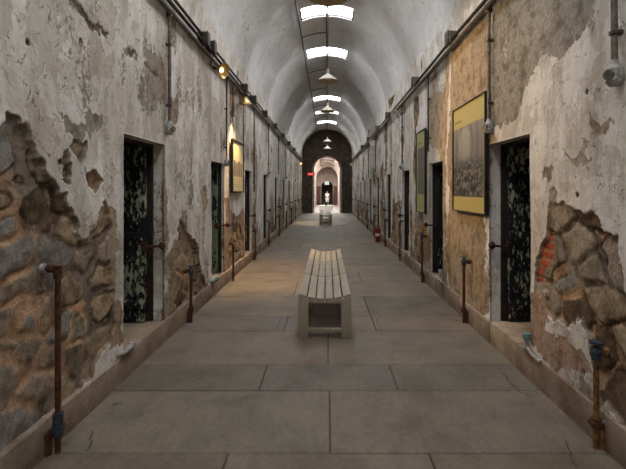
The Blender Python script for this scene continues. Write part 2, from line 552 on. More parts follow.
def masonry(Yc, Zc, side, s_len=None):
    """fields of the masonry at distance Yc and (unrolled) height Zc: depth (into the corridor), paint, under-colour"""
    n = len(Yc)
    sd = 0 if side == 'left' else (50 if side == 'right' else 100)
    u, v = Yc.copy(), Zc.copy()
    # plaster surface
    depth = (fbm(u, v, 1.1, 3 + sd, 3) - .5) * .020 + (fbm(u, v, 7, 8 + sd, 3) - .5) * .006
    paint = .62 + (fbm(u, v, .9, 21 + sd, 4) - .5) * .55 + (fbm(u, v * .35, 5, 29 + sd, 4) - .5) * .40
    under = np.tile(np.array(BARE['tan']), (n, 1))
    tn = fbm(u, v, 1.7, 41 + sd, 3)[:, None]
    under = under * (.75 + .5 * tn)
    under = under + (np.array(BARE['grey']) - under) * sstep(.45, .6, fbm(u, v, .8, 47 + sd, 2))[:, None]
    if side == 'ceiling':
        return depth, paint + .12, under
    # below the pipe the limewash is poorer, at the foot of the wall it peels most
    low = sstep(1.5, .3, v)
    far = sstep(5.5, 7.5, u)
    paint = paint + .10 * sstep(3.5, 3.75, v) - .17 * low * far - .05 * sstep(3.7, 3.3, v) * sstep(2.2, 2.8, v)
    # a clean jamb of newer plaster round every opening
    for yd, wd, zd in zip(DOOR_Y, DOOR_W, DOOR_Z):
        dy = np.maximum(np.maximum(yd - u, u - yd - wd), 0)
        dz = np.maximum(v - zd, 0)
        dd = np.hypot(dy, dz)
        paint = paint + .14 * sstep(.28, .10, dd + (fbm(u, v, 6, 61 + sd, 2) - .5) * .15)
    n1, n2 = (fbm(u, v, 7, 71 + sd, 4) - .5), (fbm(u, v, 7, 75 + sd, 4) - .5)
    n3, n4 = (fbm(u, v, 26, 79 + sd, 2) - .5), (fbm(u, v, 26, 83 + sd, 2) - .5)
    P = np.stack([u + n1 * .15 + n3 * .045, v + n2 * .15 + n4 * .045], 1)
    if side == 'right':
        paint = paint + .10 * sstep(3.7, 3.3, u) * sstep(.1, .5, v)
    else:
        paint = paint + .08 * sstep(3.7, 3.3, u)
    for cname, poly in (LEFT_BARE if side == 'left' else RIGHT_BARE):
        pa = np.array(poly)
        box = (u > pa[:, 0].min() - .4) & (u < pa[:, 0].max() + .4) & (v > pa[:, 1].min() - .4) & (v < pa[:, 1].max() + .4)
        if not box.any(): continue
        s = poly_sd(P[box], poly)
        w = sstep(-.02, .02, s)
        c = np.array(BARE[cname]) * (.75 + .5 * tn[box])
        under[box] = under[box] * (1 - w[:, None]) + c * w[:, None]
        k = (.35 if cname == 'warm' else .36) if cname in ('warm', 'grey') and pa[:, 1].max() > 2.6 else .40
        paint[box] = paint[box] - k * sstep(-.04, .04, s)
        depth[box] -= .004 * w
        if cname == 'dark': depth[box] -= .008 * w
    # rubble
    sites, cols = [], []
    for (px, ci) in (L_SITES if side == 'left' else R_SITES):
        sites.append(on_wall(*px)); cols.append(ci)
    for z in np.arange(.1, 3.0, .20):
        for y in np.arange(5.0, 30.0, .30):
            sites.append((y + random.uniform(-.1, .1) + (.15 if int(z * 5) % 2 else 0), z + random.uniform(-.06, .06)))
            cols.append(random.choice([0, 1, 1, 3, 4]))
    sites, cols = np.array(sites), np.array(cols)
    m = np.full(n, -9.0)
    for poly in (LEFT_STONE if side == 'left' else RIGHT_STONE):
        pa = np.array(poly)
        box = (u > pa[:, 0].min() - .3) & (u < pa[:, 0].max() + .3) & (v > pa[:, 1].min() - .3) & (v < pa[:, 1].max() + .3)
        if box.any(): m[box] = np.maximum(m[box], poly_sd(P[box], poly))
    # smaller losses further down the corridor
    loss = fbm(u * 1.3, v * .8, 1.2, 81 + sd, 4) + .24 * low - .16
    m = np.maximum(m, np.where(u > 7.6, (loss - .56) * .35, -9))
    for yd, wd in zip(DOOR_Y, DOOR_W):
        dy = np.maximum(np.maximum(yd - u, u - yd - wd), 0)
        m = np.where((dy < .07) & (v < 2.2), np.minimum(m, -.02), m)
    sel = np.where(m > -.05)[0]
    if len(sel):
        wob = np.stack([u[sel] + (fbm(u[sel], v[sel], 4, 90 + sd, 3) - .5) * .09, (v[sel] + (fbm(u[sel], v[sel], 4, 95 + sd, 3) - .5) * .09) * 1.35], 1)
        ss = sites * np.array((1, 1.35))
        shx, shy = rng.uniform(.8, 1.25, len(ss)), rng.uniform(.85, 1.2, len(ss))
        f1 = np.full(len(sel), 9.0); f2 = f1.copy(); idx = np.zeros(len(sel), int)
        for j in range(len(ss)):
            near = np.abs(wob[:, 0] - ss[j, 0]) < .8
            if not near.any(): continue
            d = np.full(len(sel), 9.0)
            d[near] = ((np.abs(wob[near, 0] - ss[j, 0]) / shx[j]) ** 3.2 + (np.abs(wob[near, 1] - ss[j, 1]) / shy[j]) ** 3.2) ** (1 / 3.2)
            better = d < f1
            f2 = np.where(better, f1, np.minimum(f2, d))
            idx = np.where(better, j, idx)
            f1 = np.where(better, d, f1)
        edge = f2 - f1
        smear = sstep(.48, .66, fbm(u[sel], v[sel], 3.2, 97 + sd, 4)) * .055
        stone = sstep(.026, .046, edge - smear + (fbm(u[sel], v[sel], 13, 99 + sd, 4) - .5) * .085)
        bulge = sstep(.02, .075, edge)
        crev_shade = sstep(.034, .012, np.abs(edge - smear - .030 + (fbm(u[sel], v[sel], 13, 99 + sd, 4) - .5) * .085)) * sstep(.47, .58, fbm(u[sel], v[sel], 2.6, 130 + sd, 3))
        w = sstep(-.012, .012, m[sel])
        tone = rng.uniform(.8, 1.2, len(ss))[idx]
        sc = STONE_COLS[cols[idx]] * (tone * (.7 + .6 * fbm(u[sel], v[sel], 9, 103 + sd, 4)))[:, None]
        mo = MORTAR * (.55 + .8 * fbm(u[sel], v[sel], 5, 107 + sd, 3))[:, None]
        # some mortar is grey, not orange
        gm = sstep(.50, .66, fbm(u[sel], v[sel], 1.8, 109 + sd, 2))[:, None]
        mo = mo * (1 - gm) + np.array((.20, .16, .125)) * gm
        cc = mo * (1 - stone[:, None]) + sc * stone[:, None]
        if side == 'right':   # a run of red brick beside the first doorway
            py_, pz_ = u[sel], v[sel]
            bp = wpoly([(547, 230), (551, 236), (550, 262), (546, 270), (541, 276), (533, 288), (532, 276), (538, 264), (540, 250), (545, 240)])
            bm_ = sstep(-.01, .02, poly_sd(P[sel], bp))
            row = (pz_ / .075) % 1.0
            joint = sstep(.0, .20, row) * sstep(1.0, .80, row)
            bc = np.array((.36, .085, .035)) * (.7 + .6 * fbm(py_, pz_, 14, 120, 3))[:, None] * joint[:, None] + np.array((.3, .22, .16)) * (1 - joint[:, None])
            cc = cc * (1 - bm_[:, None]) + bc * bm_[:, None]
            stone = np.maximum(stone * (1 - bm_), joint * bm_); bulge = bulge * (1 - bm_) + .6 * bm_ * joint
        cc = cc * (1 - .62 * crev_shade[:, None])  # shadow in the gaps between stones is painted into the colour
        under[sel] = under[sel] * (1 - w[:, None]) + cc * w[:, None]
        paint[sel] = paint[sel] * (1 - w) - .9 * w
        rel = -.030 - .012 * crev_shade + .003 * stone + .007 * bulge + (fbm(u[sel], v[sel], 5, 111 + sd, 5) - .5) * .018 + (rng.uniform(-.003, .003, len(ss))[idx]) * bulge
        depth[sel] = depth[sel] * (1 - w) + np.minimum(rel, .006) * w
        # broken plaster edge stands a little proud
        lip = sstep(-.05, -.012, m[sel]) * sstep(.0, -.012, m[sel])
        depth[sel] += .006 * lip
    for (hy, hz) in (HOLES_L if side == 'left' else HOLES_R):
        d = np.hypot(u - hy, v - hz)
        w = sstep(.020, .011, d)
        depth -= .03 * w
        paint -= .9 * w
        under = under * (1 - w[:, None]) + np.array((.04, .03, .025)) * w[:, None]  # shade inside the holes is put into the colour
    return depth, paint, under


def spans(breaks, step):
    """list of coordinates through all break points, spaced by step(coordinate)"""
    out = [breaks[0]]
    for a, b in zip(breaks[:-1], breaks[1:]):
        k = max(1, int(math.ceil((b - a) / step((a + b) / 2 if b - a < 2 else a))))
        seg = []
        y = a
        while y < b - 1e-6:
            s = step(y)
            y = y + s
            seg.append(y)
        seg = np.array(seg)
        seg = a + (seg - a) * (b - a) / (seg[-1] - a)
        out += list(seg)
    return np.array(out)


def ystep(y):
    if y < 1.9: return .12
    if y < 5.2: return .0115
    if y < 9: return .022
    if y < 16: return .05
    return .10


def side_wall(side):
    sg = -1 if side == 'left' else 1
    br = sorted(set([Y0, 1.9] + [y for y in DOOR_Y] + [y + w for y, w in zip(DOOR_Y, DOOR_W)] + [Y1 + .05]))
    ys = spans(br, ystep)
    zs = spans([PZ - .03, PZ, 2.03, 2.04, 2.08, 3.3, SPRING], lambda z: .0125 if z < 2.9 else .02)
    Yg, Zg = np.meshgrid(ys, zs, indexing='ij')
    u, v = Yg.ravel(), Zg.ravel()
    depth, paint, under = masonry(u, v, side)
    fade = sstep(SPRING, SPRING - .15, v)
    # calm the joins with the vault
    dm, pm, um = masonry(u, v, 'ceiling')
    depth = depth * fade + dm * (1 - fade)
    paint = paint * fade + pm * (1 - fade)
    depth = depth + scallop(u, v)
    X = sg * (W - depth)
    V = np.stack([X, u, v], 1)
    ny, nz = len(ys), len(zs)
    I = np.arange(ny * nz).reshape(ny, nz)
    a, b, c, d = I[:-1, :-1], I[1:, :-1], I[1:, 1:], I[:-1, 1:]
    q = np.stack([a, b, c, d] if sg < 0 else [a, d, c, b], -1)
    yc, zc = (ys[:-1] + ys[1:]) / 2, (zs[:-1] + zs[1:]) / 2
    keep = np.ones((ny - 1, nz - 1), bool)
    rev_v, rev_f, rev_p, rev_u = [], [], [], []
    base = ny * nz
    for yd, wd, zd in zip(DOOR_Y, DOOR_W, DOOR_Z):
        iy = (yc > yd) & (yc < yd + wd)
        iz = (zc < zd)
        keep[np.ix_(iy, iz)] = False
        i0, i1 = np.argmin(abs(ys - yd)), np.argmin(abs(ys - yd - wd))
        k1 = np.argmin(abs(zs - zd))
        chain = [I[i0, k] for k in range(0, k1 + 1)] + [I[i, k1] for i in range(i0 + 1, i1 + 1)] + [I[i1, k] for k in range(k1 - 1, -1, -1)]
        start = base + len(rev_v)
        for r in ((.04, .11, .16) if yd < 4 else (.02, .04, .09)):
            for vi in chain:
                rev_v.append((sg * (W + r), V[vi, 1], V[vi, 2]))
                rev_p.append(paint[vi] * .4 + .42 if r not in (.16, .09) else .2)
                rev_u.append(under[vi])
        nchain = len(chain)
        rings = [np.array(chain)] + [start + np.arange(nchain) + j * nchain for j in range(3)]
        for r0, r1 in zip(rings[:-1], rings[1:]):
            for k in range(nchain - 1):
                f = (r0[k], r0[k + 1], r1[k + 1], r1[k])
                rev_f.append(f if sg < 0 else f[::-1])
    q = q[keep]
    q = np.concatenate([q, np.array(rev_f)])
    V = np.concatenate([V, np.array(rev_v)])
    paint = np.concatenate([paint, np.array(rev_p)])
    under = np.concatenate([under, np.array(rev_u)])
    o = grid_mesh('wall_' + side, V, q, M['masonry'], {'paint': paint, 'under': under})
    return tag(o, 'peeling whitewashed wall with bare rubble stone along the %s of the corridor' % side, 'wall', kind='structure')


side_wall('left')
side_wall('right')


# ------------------------------------------------------------------ vault with skylight wells
def vault():
    R = W
    th_h = math.asin(SKY_H / R)
    ths = spans([0, PI / 2 - th_h, PI / 2 + th_h, PI], lambda t: .024)
    br = sorted([Y0] + [y for s in SKY for y in s] + [Y1 + .05])
    ys = spans(br, lambda y: .12 if y < 3 else (.045 if y < 14 else .1))
    Yg, Tg = np.meshgrid(ys, ths, indexing='ij')
    u, t = Yg.ravel(), Tg.ravel()
    s = np.minimum(t, PI - t) * R + SPRING
    d, p, un = masonry(u, np.where(t < PI / 2, s, s + 30), 'ceiling')
    dl, pl, ul = masonry(u, s, 'ceiling')
    low = sstep(SPRING + .6, SPRING + .2, s)
    d = d * (1 - low) + dl * low; p = p * (1 - low) + pl * low
    un = un * (1 - low[:, None]) + ul * low[:, None]
    p = p + .06
    r = R - d - scallop(u, s)
    V = np.stack([r * np.cos(t), u, SPRING + r * np.sin(t)], 1)
    ny, nt = len(ys), len(ths)
    I = np.arange(ny * nt).reshape(ny, nt)
    q = np.stack([I[:-1, :-1], I[:-1, 1:], I[1:, 1:], I[1:, :-1]], -1)
    yc, tc = (ys[:-1] + ys[1:]) / 2, (ths[:-1] + ths[1:]) / 2
    keep = np.ones((ny - 1, nt - 1), bool)
    rv, rf, rp, ru = [], [], [], []
    base = ny * nt
    for (a, b) in SKY:
        keep[np.ix_((yc > a) & (yc < b), (tc > PI / 2 - th_h) & (tc < PI / 2 + th_h))] = False
        i0, i1 = np.argmin(abs(ys - a)), np.argmin(abs(ys - b))
        k0, k1 = np.argmin(abs(ths - PI / 2 + th_h)), np.argmin(abs(ths - PI / 2 - th_h))
        ring = [I[i0, k] for k in range(k0, k1)] + [I[i, k1] for i in range(i0, i1)] + [I[i1, k] for k in range(k1, k0, -1)] + [I[i, k0] for i in range(i1, i0, -1)]
        st = base + len(rv)
        for vi in ring:
            rv.append((V[vi, 0] * (1 + WELL / W), V[vi, 1], SPRING + (V[vi, 2] - SPRING) * (1 + WELL / W))); rp.append(.95); ru.append(un[vi])
        n = len(ring)
        for k in range(n):
            k2 = (k + 1) % n
            rf.append((ring[k], ring[k2], st + k2, st + k))
    q = np.concatenate([q[keep], np.array(rf)])
    V = np.concatenate([V, np.array(rv)])
    o = grid_mesh('ceiling', V, q, M['vault'], {'paint': np.concatenate([p, np.array(rp)]), 'under': np.concatenate([un, np.array(ru)])}, sharp=40)
    tag(o, 'whitewashed barrel vault pierced by a row of skylight wells', 'ceiling', kind='structure')


vault()
for i, (a, b) in enumerate(SKY):
    r = empty('window_%d' % (i + 1), (0, (a + b) / 2, APEX + WELL - .02))
    tag(r, 'skylight at the top of a vault well, number %d from the camera end' % (i + 1), 'skylight', kind='structure')
    h = (b - a) / 2
    zo = SPRING - (APEX + WELL - .02)

    def bow(x0, x1, r0, r1, ya, yb, n=16):
        """strip bent to the vault's curve"""
        vs, fs = [], []
        for k in range(n + 1):
            x = x0 + (x1 - x0) * k / n
            a = math.asin(max(-1, min(1, x / W)))
            for rr in (r0, r1):
                for yy in (ya, yb): vs.append((rr * math.sin(a), yy, zo + rr * math.cos(a)))
        for k in range(n):
            q = 4 * k
            fs += [(q, q + 1, q + 5, q + 4), (q + 2, q + 6, q + 7, q + 3), (q, q + 4, q + 6, q + 2), (q + 1, q + 3, q + 7, q + 5)]
        fs += [(0, 2, 3, 1), (4 * n, 4 * n + 1, 4 * n + 3, 4 * n + 2)]
        return vs, fs
    MB().add(*bow(-SKY_H - .01, SKY_H + .01, W + WELL - .012, W + WELL, -h - .02, h + .02)).build('pane', M['daylight'], r)
    fr = MB()
    fr.add(*bow(-SKY_H - .02, SKY_H + .02, W + WELL - .05, W + WELL - .013, -h - .02, -h + .018)).add(*bow(-SKY_H - .02, SKY_H + .02, W + WELL - .05, W + WELL - .013, h - .018, h + .02))
    for xx in (-SKY_H, SKY_H - .035, -.012): fr.add(*bow(xx, xx + (.035 if abs(xx) > .1 else .024), W + WELL - .06, W + WELL - .013, -h, h, 2))
    fr.build('window_frame', M['conduit_dark'], r)

# ------------------------------------------------------------------ floor of sandstone slabs
rows = [(-3.6, -2.6), (-2.6, -1.5), (-1.5, -.4), (-.4, .7), (.7, 1.75), (1.75, 2.616), (2.616, 3.43), (3.43, 3.95), (3.95, 4.88), (4.88, 5.46), (5.46, 6.45), (6.45, 7.5), (7.5, 8.35), (8.35, 9.25)]
y = 9.25
while y < 29.7:
    h = random.uniform(.75, 1.15)
    rows.append((y, min(y + h, 29.8))); y += h
cuts = {5: [-.60, .62], 6: [.02], 7: [-.545, .57], 8: [.01], 9: [-.49, .56], 10: [.55], 11: [-.5], 12: [0.1, .6], 13: [-.4]}
vs, fs, tones, mi = [], [], [], []
for i, (a, b) in enumerate(rows):
    xs = [-PL - .03] + cuts.get(i, sorted(random.sample([-.75, -.4, 0, .35, .7], random.choice([1, 2])))) + [PL + .03]
    for x0, x1 in zip(xs[:-1], xs[1:]):
        c = np.array((.152, .124, .096)) * random.uniform(.86, 1.14) * np.array((random.uniform(.97, 1.05), 1, random.uniform(.93, 1.03)))
        if i == 9 and x0 > .3: c = np.array((.17, .130, .092))
        if i == 7 and abs(x0 + .545) < .1: c = np.array((.128, .112, .09))
        g, e = .003, .008
        n = len(vs)
        dz = random.uniform(-.002, .002)
        for (ins, z) in ((g, -.02), (g, -.006 + dz), (g + e, dz)):
            vs += [(x0 + ins, a + ins, z), (x1 - ins, a + ins, z), (x1 - ins, b - ins, z), (x0 + ins, b - ins, z)]
        tones += [c] * 12
        for L in (0, 4):
            for k in range(4):
                k2 = (k + 1) % 4
                fs.append((n + L + k, n + L + k2, n + L + 4 + k2, n + L + 4 + k)); mi.append(0)
        fs.append((n + 8, n + 9, n + 10, n + 11)); mi.append(0)
n = len(vs)
vs += [(-2.2, Y0, -.018), (2.2, Y0, -.018), (2.2, Y1 + 20, -.018), (-2.2, Y1 + 20, -.018)]
tones += [np.array((.1, .09, .08))] * 4
fs.append((n, n + 1, n + 2, n + 3)); mi.append(1)


def crack(pts, w=.010):
    """a wandering open crack in the slabs, given in floor metres"""
    P = []
    for (x0, y0), (x1, y1) in zip(pts[:-1], pts[1:]):
        for k in range(6):
            t = k / 6
            P.append((x0 + (x1 - x0) * t + random.uniform(-.008, .008), y0 + (y1 - y0) * t + random.uniform(-.008, .008)))
    P.append(pts[-1])
    n = len(vs)
    for i, (x, y) in enumerate(P):
        q = P[min(i + 1, len(P) - 1)]; p = P[max(i - 1, 0)]
        dx, dy = q[0] - p[0], q[1] - p[1]
        l = math.hypot(dx, dy) or 1
        ww = w * .5 * (.4 + .6 * random.random()) * (0.2 if i in (0, len(P) - 1) else 1)
        vs.append((x - dy / l * ww, y + dx / l * ww, .0035)); vs.append((x + dy / l * ww, y - dx / l * ww, .0035))
        tones.extend([np.array((.05, .045, .04))] * 2)
    for i in range(len(P) - 1):
        fs.append((n + 2 * i + 1, n + 2 * i + 3, n + 2 * i + 2, n + 2 * i)); mi.append(1)


def on_floor(px, py):
    y = F * EYE / (py - CY)
    return ((px - CX) * y / F, y)


for pix in ([(94, 430), (91, 437), (91, 446), (86, 452)], [(498, 367), (508, 380), (519, 392), (534, 397)], [(565, 440), (571, 455), (576, 468)], [(282, 315), (279, 324), (276, 330)],
            [(376, 318), (379, 326), (381, 332)], [(208, 305), (216, 304), (222, 302)], [(427, 303), (437, 305), (449, 307)], [(392, 273), (402, 275), (411, 274)], [(230, 261), (262, 263), (296, 261)],
            [(350, 264), (366, 265), (384, 264)], [(112, 404), (118, 404), (122, 403)]):
    crack([on_floor(*p) for p in pix], .014)
fl = grid_mesh('floor', vs, fs, [M['floor'], M['joint']], {'tone': np.array(tones)}, smooth=False, mat_idx=mi)
tag(fl, 'worn grey sandstone slab floor of the corridor', 'floor', kind='structure')

# ------------------------------------------------------------------ plinth blocks
for side, sg in (('left', -1), ('right', 1)):
    vs, fs, tones = [], [], []
    y = Y0
    brk = [-3.6, -2.2, -.9, .4, 1.6, 2.62, 3.75, 4.62, 5.6, 6.4, 7.25] if sg < 0 else [-3.6, -2.2, -.9, .4, 1.6, 2.66, 3.86, 4.5, 5.55, 6.4, 7.2]
    while brk[-1] < 29.7: brk.append(min(29.8, brk[-1] + random.uniform(.8, 1.5)))
    for a, b in zip(brk[:-1], brk[1:]):
        o = random.uniform(-.008, .008)
        mb = MB().box(min(sg * (PL - o), sg * (W + .5)), max(sg * (PL - o), sg * (W + .5)), a + .003, b - .003, -.015, PZ + random.uniform(-.012, .010), .014)
        n = len(vs)
        vs += mb.v; fs += [tuple(i + n for i in f) for f in mb.f]
        c = np.array((.275, .215, .17)) * random.uniform(.8, 1.2) * np.array((1.0, random.uniform(.95, 1.02), random.uniform(.88, 1.02)))
        tones += [c] * len(mb.v)
    o = grid_mesh('baseboard_' + side, vs, fs, M['plinth'], {'tone': np.array(tones)}, sharp=35)
    tag(o, 'brown stone plinth along the foot of the %s wall' % side, 'plinth', kind='structure')

# ------------------------------------------------------------------ cell doorways
ORD = ['nearest', 'second', 'third', 'fourth', 'fifth', 'sixth', 'seventh', 'eighth', 'ninth', 'tenth']
nd = 0
for sg, side in ((-1, 'left'), (1, 'right')):
    for k, (yd, wd, zd) in enumerate(zip(DOOR_Y, DOOR_W, DOOR_Z)):
        nd += 1
        rd = .12 if k == 0 else .045
        r = empty('door_%d' % nd, (sg * (W + rd), yd, PZ))
        tag(r, 'black cell door standing open in the %s doorway of the %s wall' % (ORD[k], side), 'door', kind='structure')
        h = zd - PZ

        def sx(a, b):  # depth into the wall -> local x range
            return (min(sg * a, sg * b), max(sg * a, sg * b))
        # cell behind the opening, its shade put into near-black plaster
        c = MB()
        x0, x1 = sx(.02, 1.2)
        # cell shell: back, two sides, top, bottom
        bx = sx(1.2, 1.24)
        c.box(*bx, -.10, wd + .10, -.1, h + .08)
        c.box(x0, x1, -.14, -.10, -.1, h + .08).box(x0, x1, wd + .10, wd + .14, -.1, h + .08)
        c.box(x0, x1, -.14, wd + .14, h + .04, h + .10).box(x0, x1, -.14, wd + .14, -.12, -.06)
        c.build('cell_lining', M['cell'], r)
        fmb = MB()
        x0, x1 = sx(.0, .09)
        fmb.box(x0, x1, -.03, .035, 0, h, .006).box(x0, x1, wd - .03, wd + .05, 0, h, .006).box(x0, x1, .0, wd, h - .03, h + .03, .006)
        fmb.build('door_frame', M['frame_wood'], r)
        # leaf swung inward against the far reveal: planks with raised battens, facing the corridor's near end
        lf = MB()
        x0, x1 = sx(.05, .74)
        lf.box(x0, x1, wd - .085, wd - .045, .005, h - .03, .004)
        nb = 6
        for j in range(nb):
            a, b = .05 + .69 * j / nb, .05 + .69 * (j + 1) / nb
            lf.box(*sx(a + .004, b - .004), wd - .098, wd - .084, .008, h - .034, .004)
        mt = M['door'] if k == 0 else (M['door_green'] if (k == 1 and sg < 0) else M['door_dark'])
        leaf = lf.build('leaf', mt, r)
        bt = MB()
        for zz in (.14, h * .46, h - .22):
            bt.box(*sx(.055, .72), wd - .112, wd - .097, zz, zz + .09, .004)
        bt.build('batten', mt, leaf)
        # iron hasp: bar out of the frame, drop ring and knob beyond the plaster
        la = MB()
        zl = .79
        la.tube([(sg * .045, wd - .118, zl), (sg * -.06, wd - .118, zl + .01), (sg * -.125, wd - .10, zl + .015)], .013, 8)
        la.ball((sg * -.130, wd - .10, zl + .015), .036, 1, 1, 1.15, 12)
        la.box(*sx(.02, .075), wd - .125, wd - .095, zl - .05, zl + .05, .004)
        la.tube([(sg * -.115, wd - .10, zl), (sg * -.085, wd + .05, zl - .01)], .011, 8)
        la.build('latch', M['iron'] if sg > 0 else M['rust'], r)

# ------------------------------------------------------------------ end wall with arch
t = NT('dim_end_masonry')
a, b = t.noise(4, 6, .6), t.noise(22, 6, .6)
t.col(t.mix(.8, t.ramp(a, [(.3, (.036, .028, .022)), (.55, (.082, .062, .048)), (.75, (.15, .115, .09))]), t.ramp(b, [(.3, .6), (.65, 1.15)]), 'MULTIPLY'))  # dim, unlit look of the end wall is put into this colour
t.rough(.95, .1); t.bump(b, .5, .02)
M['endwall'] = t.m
AR, AS = 1.02, 3.05     # arch radius and springing


def arch_wall(name, y0, y1, mat, half, top, hw, spring, n=28, rad=None):
    """wall block with an arched opening from the floor"""
    rad = rad or hw
    outl = [(-hw, -.05)] + [(-hw * math.cos(PI * k / n), spring + rad * math.sin(PI * k / n)) for k in range(n + 1)] + [(hw, -.05)]
    vs, fs = [], []
    for yy in (y0, y1):
        for (x, z) in outl: vs.append((x, yy, z))
        for (x, z) in outl:
            if z < spring + 1e-6 and abs(x) > hw - 1e-6: vs.append((math.copysign(half, x), yy, z))
            else: vs.append((x / hw * half, yy, top))
    m = len(outl)
    B = 2 * m
    for i in range(m - 1):
        fs.append((i, i + 1, m + i + 1, m + i))
        fs.append((B + i, B + m + i, B + m + i + 1, B + i + 1))
        fs.append((i, B + i, B + i + 1, i + 1))
    return grid_mesh(name, vs, fs, mat, sharp=35)


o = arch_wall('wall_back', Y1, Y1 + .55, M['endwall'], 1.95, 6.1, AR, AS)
tag(o, 'end wall with a tall round arch, its dimness put into a dark brown colour', 'wall', kind='structure')
# lighter ring of the next vault showing inside the arch
o = arch_wall('trim_1', Y1 + .56, Y1 + .95, M['far_plaster'], 1.95, 6.1, AR - .12, AS + .02)
tag(o, 'pale plaster arch ring inside the dark end arch', 'arch', kind='structure')
# far corridor beyond the arch
FW, FS, FA = 1.12, 2.85, 3.97
FY1 = 46.0
vs, fs = [], []
ys = [Y1 + .9, 31.8, 33.0, 35.6, 36.8, 41.2, 42.4, FY1]
prof = [(FW, -.03)] + [(FW * math.cos(PI * k / 24), FS + FW * math.sin(PI * k / 24)) for k in range(25)] + [(-FW, -.03)]
for yy in ys:
    vs += [(x, yy, z) for (x, z) in prof]
m = len(prof)
for i in range(len(ys) - 1):
    for k in range(m - 1):
        if i in (1, 3, 5) and 9 <= k <= 16: continue
        fs.append((i * m + k, i * m + k + 1, (i + 1) * m + k + 1, (i + 1) * m + k))
o = grid_mesh('wall_far_passage', vs, fs, M['far_plaster'], smooth=True)
tag(o, 'pale vaulted passage beyond the far arch', 'passage', kind='structure')
for j, (a, b) in enumerate(((31.8, 33.0), (35.6, 36.8), (41.2, 42.4))):  # the last skylight is added to light the person
    r = empty('window_%d' % (len(SKY) + 1 + j), (0, (a + b) / 2, FA + .12))
    tag(r, 'skylight in the far passage beyond the arch, %s of three' % ('nearest', 'middle', 'added to light the person, farthest')[j], 'skylight', kind='structure')
    MB().box(-.50, .50, -.62, .62, 0, .015).build('pane', M['daylight_far'], r)
    MB().box(-.64, .64, -.66, -.6, -.06, .02).box(-.64, .64, .6, .66, -.06, .02).box(-.02, .02, -.6, .6, -.03, 0).build('window_frame', M['conduit_dark'], r)
o = arch_wall('wall_far_end', FY1, FY1 + .4, M['far_plaster'], 1.6, 5.0, .62, 1.95)
tag(o, 'pinkish far end wall with a dark doorway', 'wall', kind='structure')
o = MB().box(-.9, .9, FY1 + 2.2, FY1 + 2.3, -.05, 3.2).box(-.95, -.9, FY1 + .4, FY1 + 2.3, -.05, 3.2).box(.9, .95, FY1 + .4, FY1 + 2.3, -.05, 3.2).box(-.95, .95, FY1 + .4, FY1 + 2.3, 3.2, 3.25).build('wall_far_room', M['cell'])
tag(o, 'dark room behind the far doorway', 'room', kind='structure')
o = grid_mesh('floor_far_passage', [(-1.9, Y1, -.004), (1.9, Y1, -.004), (1.9, FY1 + 2.3, -.004), (-1.9, FY1 + 2.3, -.004)], [(0, 1, 2, 3)], M['far_floor'])
tag(o, 'pale sunlit floor of the far passage', 'floor', kind='structure')
for sgn, nm in ((-1, 'trim_2'), (1, 'trim_3')):
    o = MB().box(*sorted((sgn * .66, sgn * 1.08)), FY1 - .08, FY1 - .005, 0, 2.0, .01).box(*sorted((sgn * .70, sgn * 1.04)), FY1 - .10, FY1 - .07, .15, 1.85, .01).build(nm, M['brown_panel'])
    tag(o, 'brown wooden panel %s of the far dark doorway' % ('left' if sgn < 0 else 'right'), 'panel', kind='structure')
# closing wall behind the camera
o = MB().box(-2.0, 2.0, Y0 - .12, Y0, -.05, 6.1).build('wall_near_end', M['far_plaster'])
tag(o, 'plain plaster wall closing the corridor behind the viewer', 'wall', kind='structure')


# ------------------------------------------------------------------ benches
def make_bench():
    r = empty('bench', (-.024, 4.62, 0))
    hw, L, H = .285, 3.60, .487
    nsec, ns = 3, 6
    sl = L / nsec

    def dip(x): return .056 * (1 - (x / hw) ** 2)
    for s in range(nsec):
        ya, yb = s * sl + .012, (s + 1) * sl - .012
        for j in range(ns):
            x0, x1 = -hw + 2 * hw * j / ns + .007, -hw + 2 * hw * (j + 1) / ns - .007
            mb = MB().box(x0, x1, ya, yb, -.030, 0, .004)
            mb.v = [(x, y, z + H - dip(x)) for (x, y, z) in mb.v]
            mb.build('slat', M['wood'], r)
    for s in range(nsec + 1):
        yy = s * sl
        a = yy if s == 0 else (yy - .07 if s == nsec else yy - .04)
        b = a + (.07 if s in (0, nsec) else .08)
        for sg in (-1, 1):
            x0, x1 = sorted((sg * hw, sg * (hw - .108)))
            MB().box(x0, x1, a, b, 0.0, H - .032 - .025, .005).build('leg', M['wood'], r)
            # the leg's top follows the dished seat
        # curved cross rail under the slats
        cr = MB()
        n = 10
        vs = []
        for yy2 in (a + .004, b - .004):
            for k in range(n + 1):
                x = -hw + .004 + (2 * hw - .008) * k / n
                vs += [(x, yy2, H - dip(x) - .031), (x, yy2, H - .102)]
        m2 = 2 * (n + 1)
        fs = []
        for k in range(n):
            i = 2 * k
            fs += [(i, i + 1, i + 3, i + 2), (m2 + i, m2 + i + 2, m2 + i + 3, m2 + i + 1), (i, i + 2, m2 + i + 2, m2 + i), (i + 1, m2 + i + 1, m2 + i + 3, i + 3)]
        fs += [(0, m2, m2 + 1, 1), (2 * n, 2 * n + 1, m2 + 2 * n + 1, m2 + 2 * n)]
        cr.add(vs, fs)
        cr.build('cross_rail', M['wood'], r)
        MB().box(-hw + .105, hw - .105, a + .012, b - .012, .068, .106, .004).build('stretcher', M['wood'], r)
    for sg in (-1, 1):
        x0, x1 = sorted((sg * (hw - .015), sg * (hw - .045)))
        MB().box(x0, x1, .06, L - .06, H - .12, H - .04, .004).build('side_rail', M['wood'], r)
        MB().box(x0, x1, .06, L - .06, .08, .16, .004).build('side_rail', M['wood'], r)
    return r


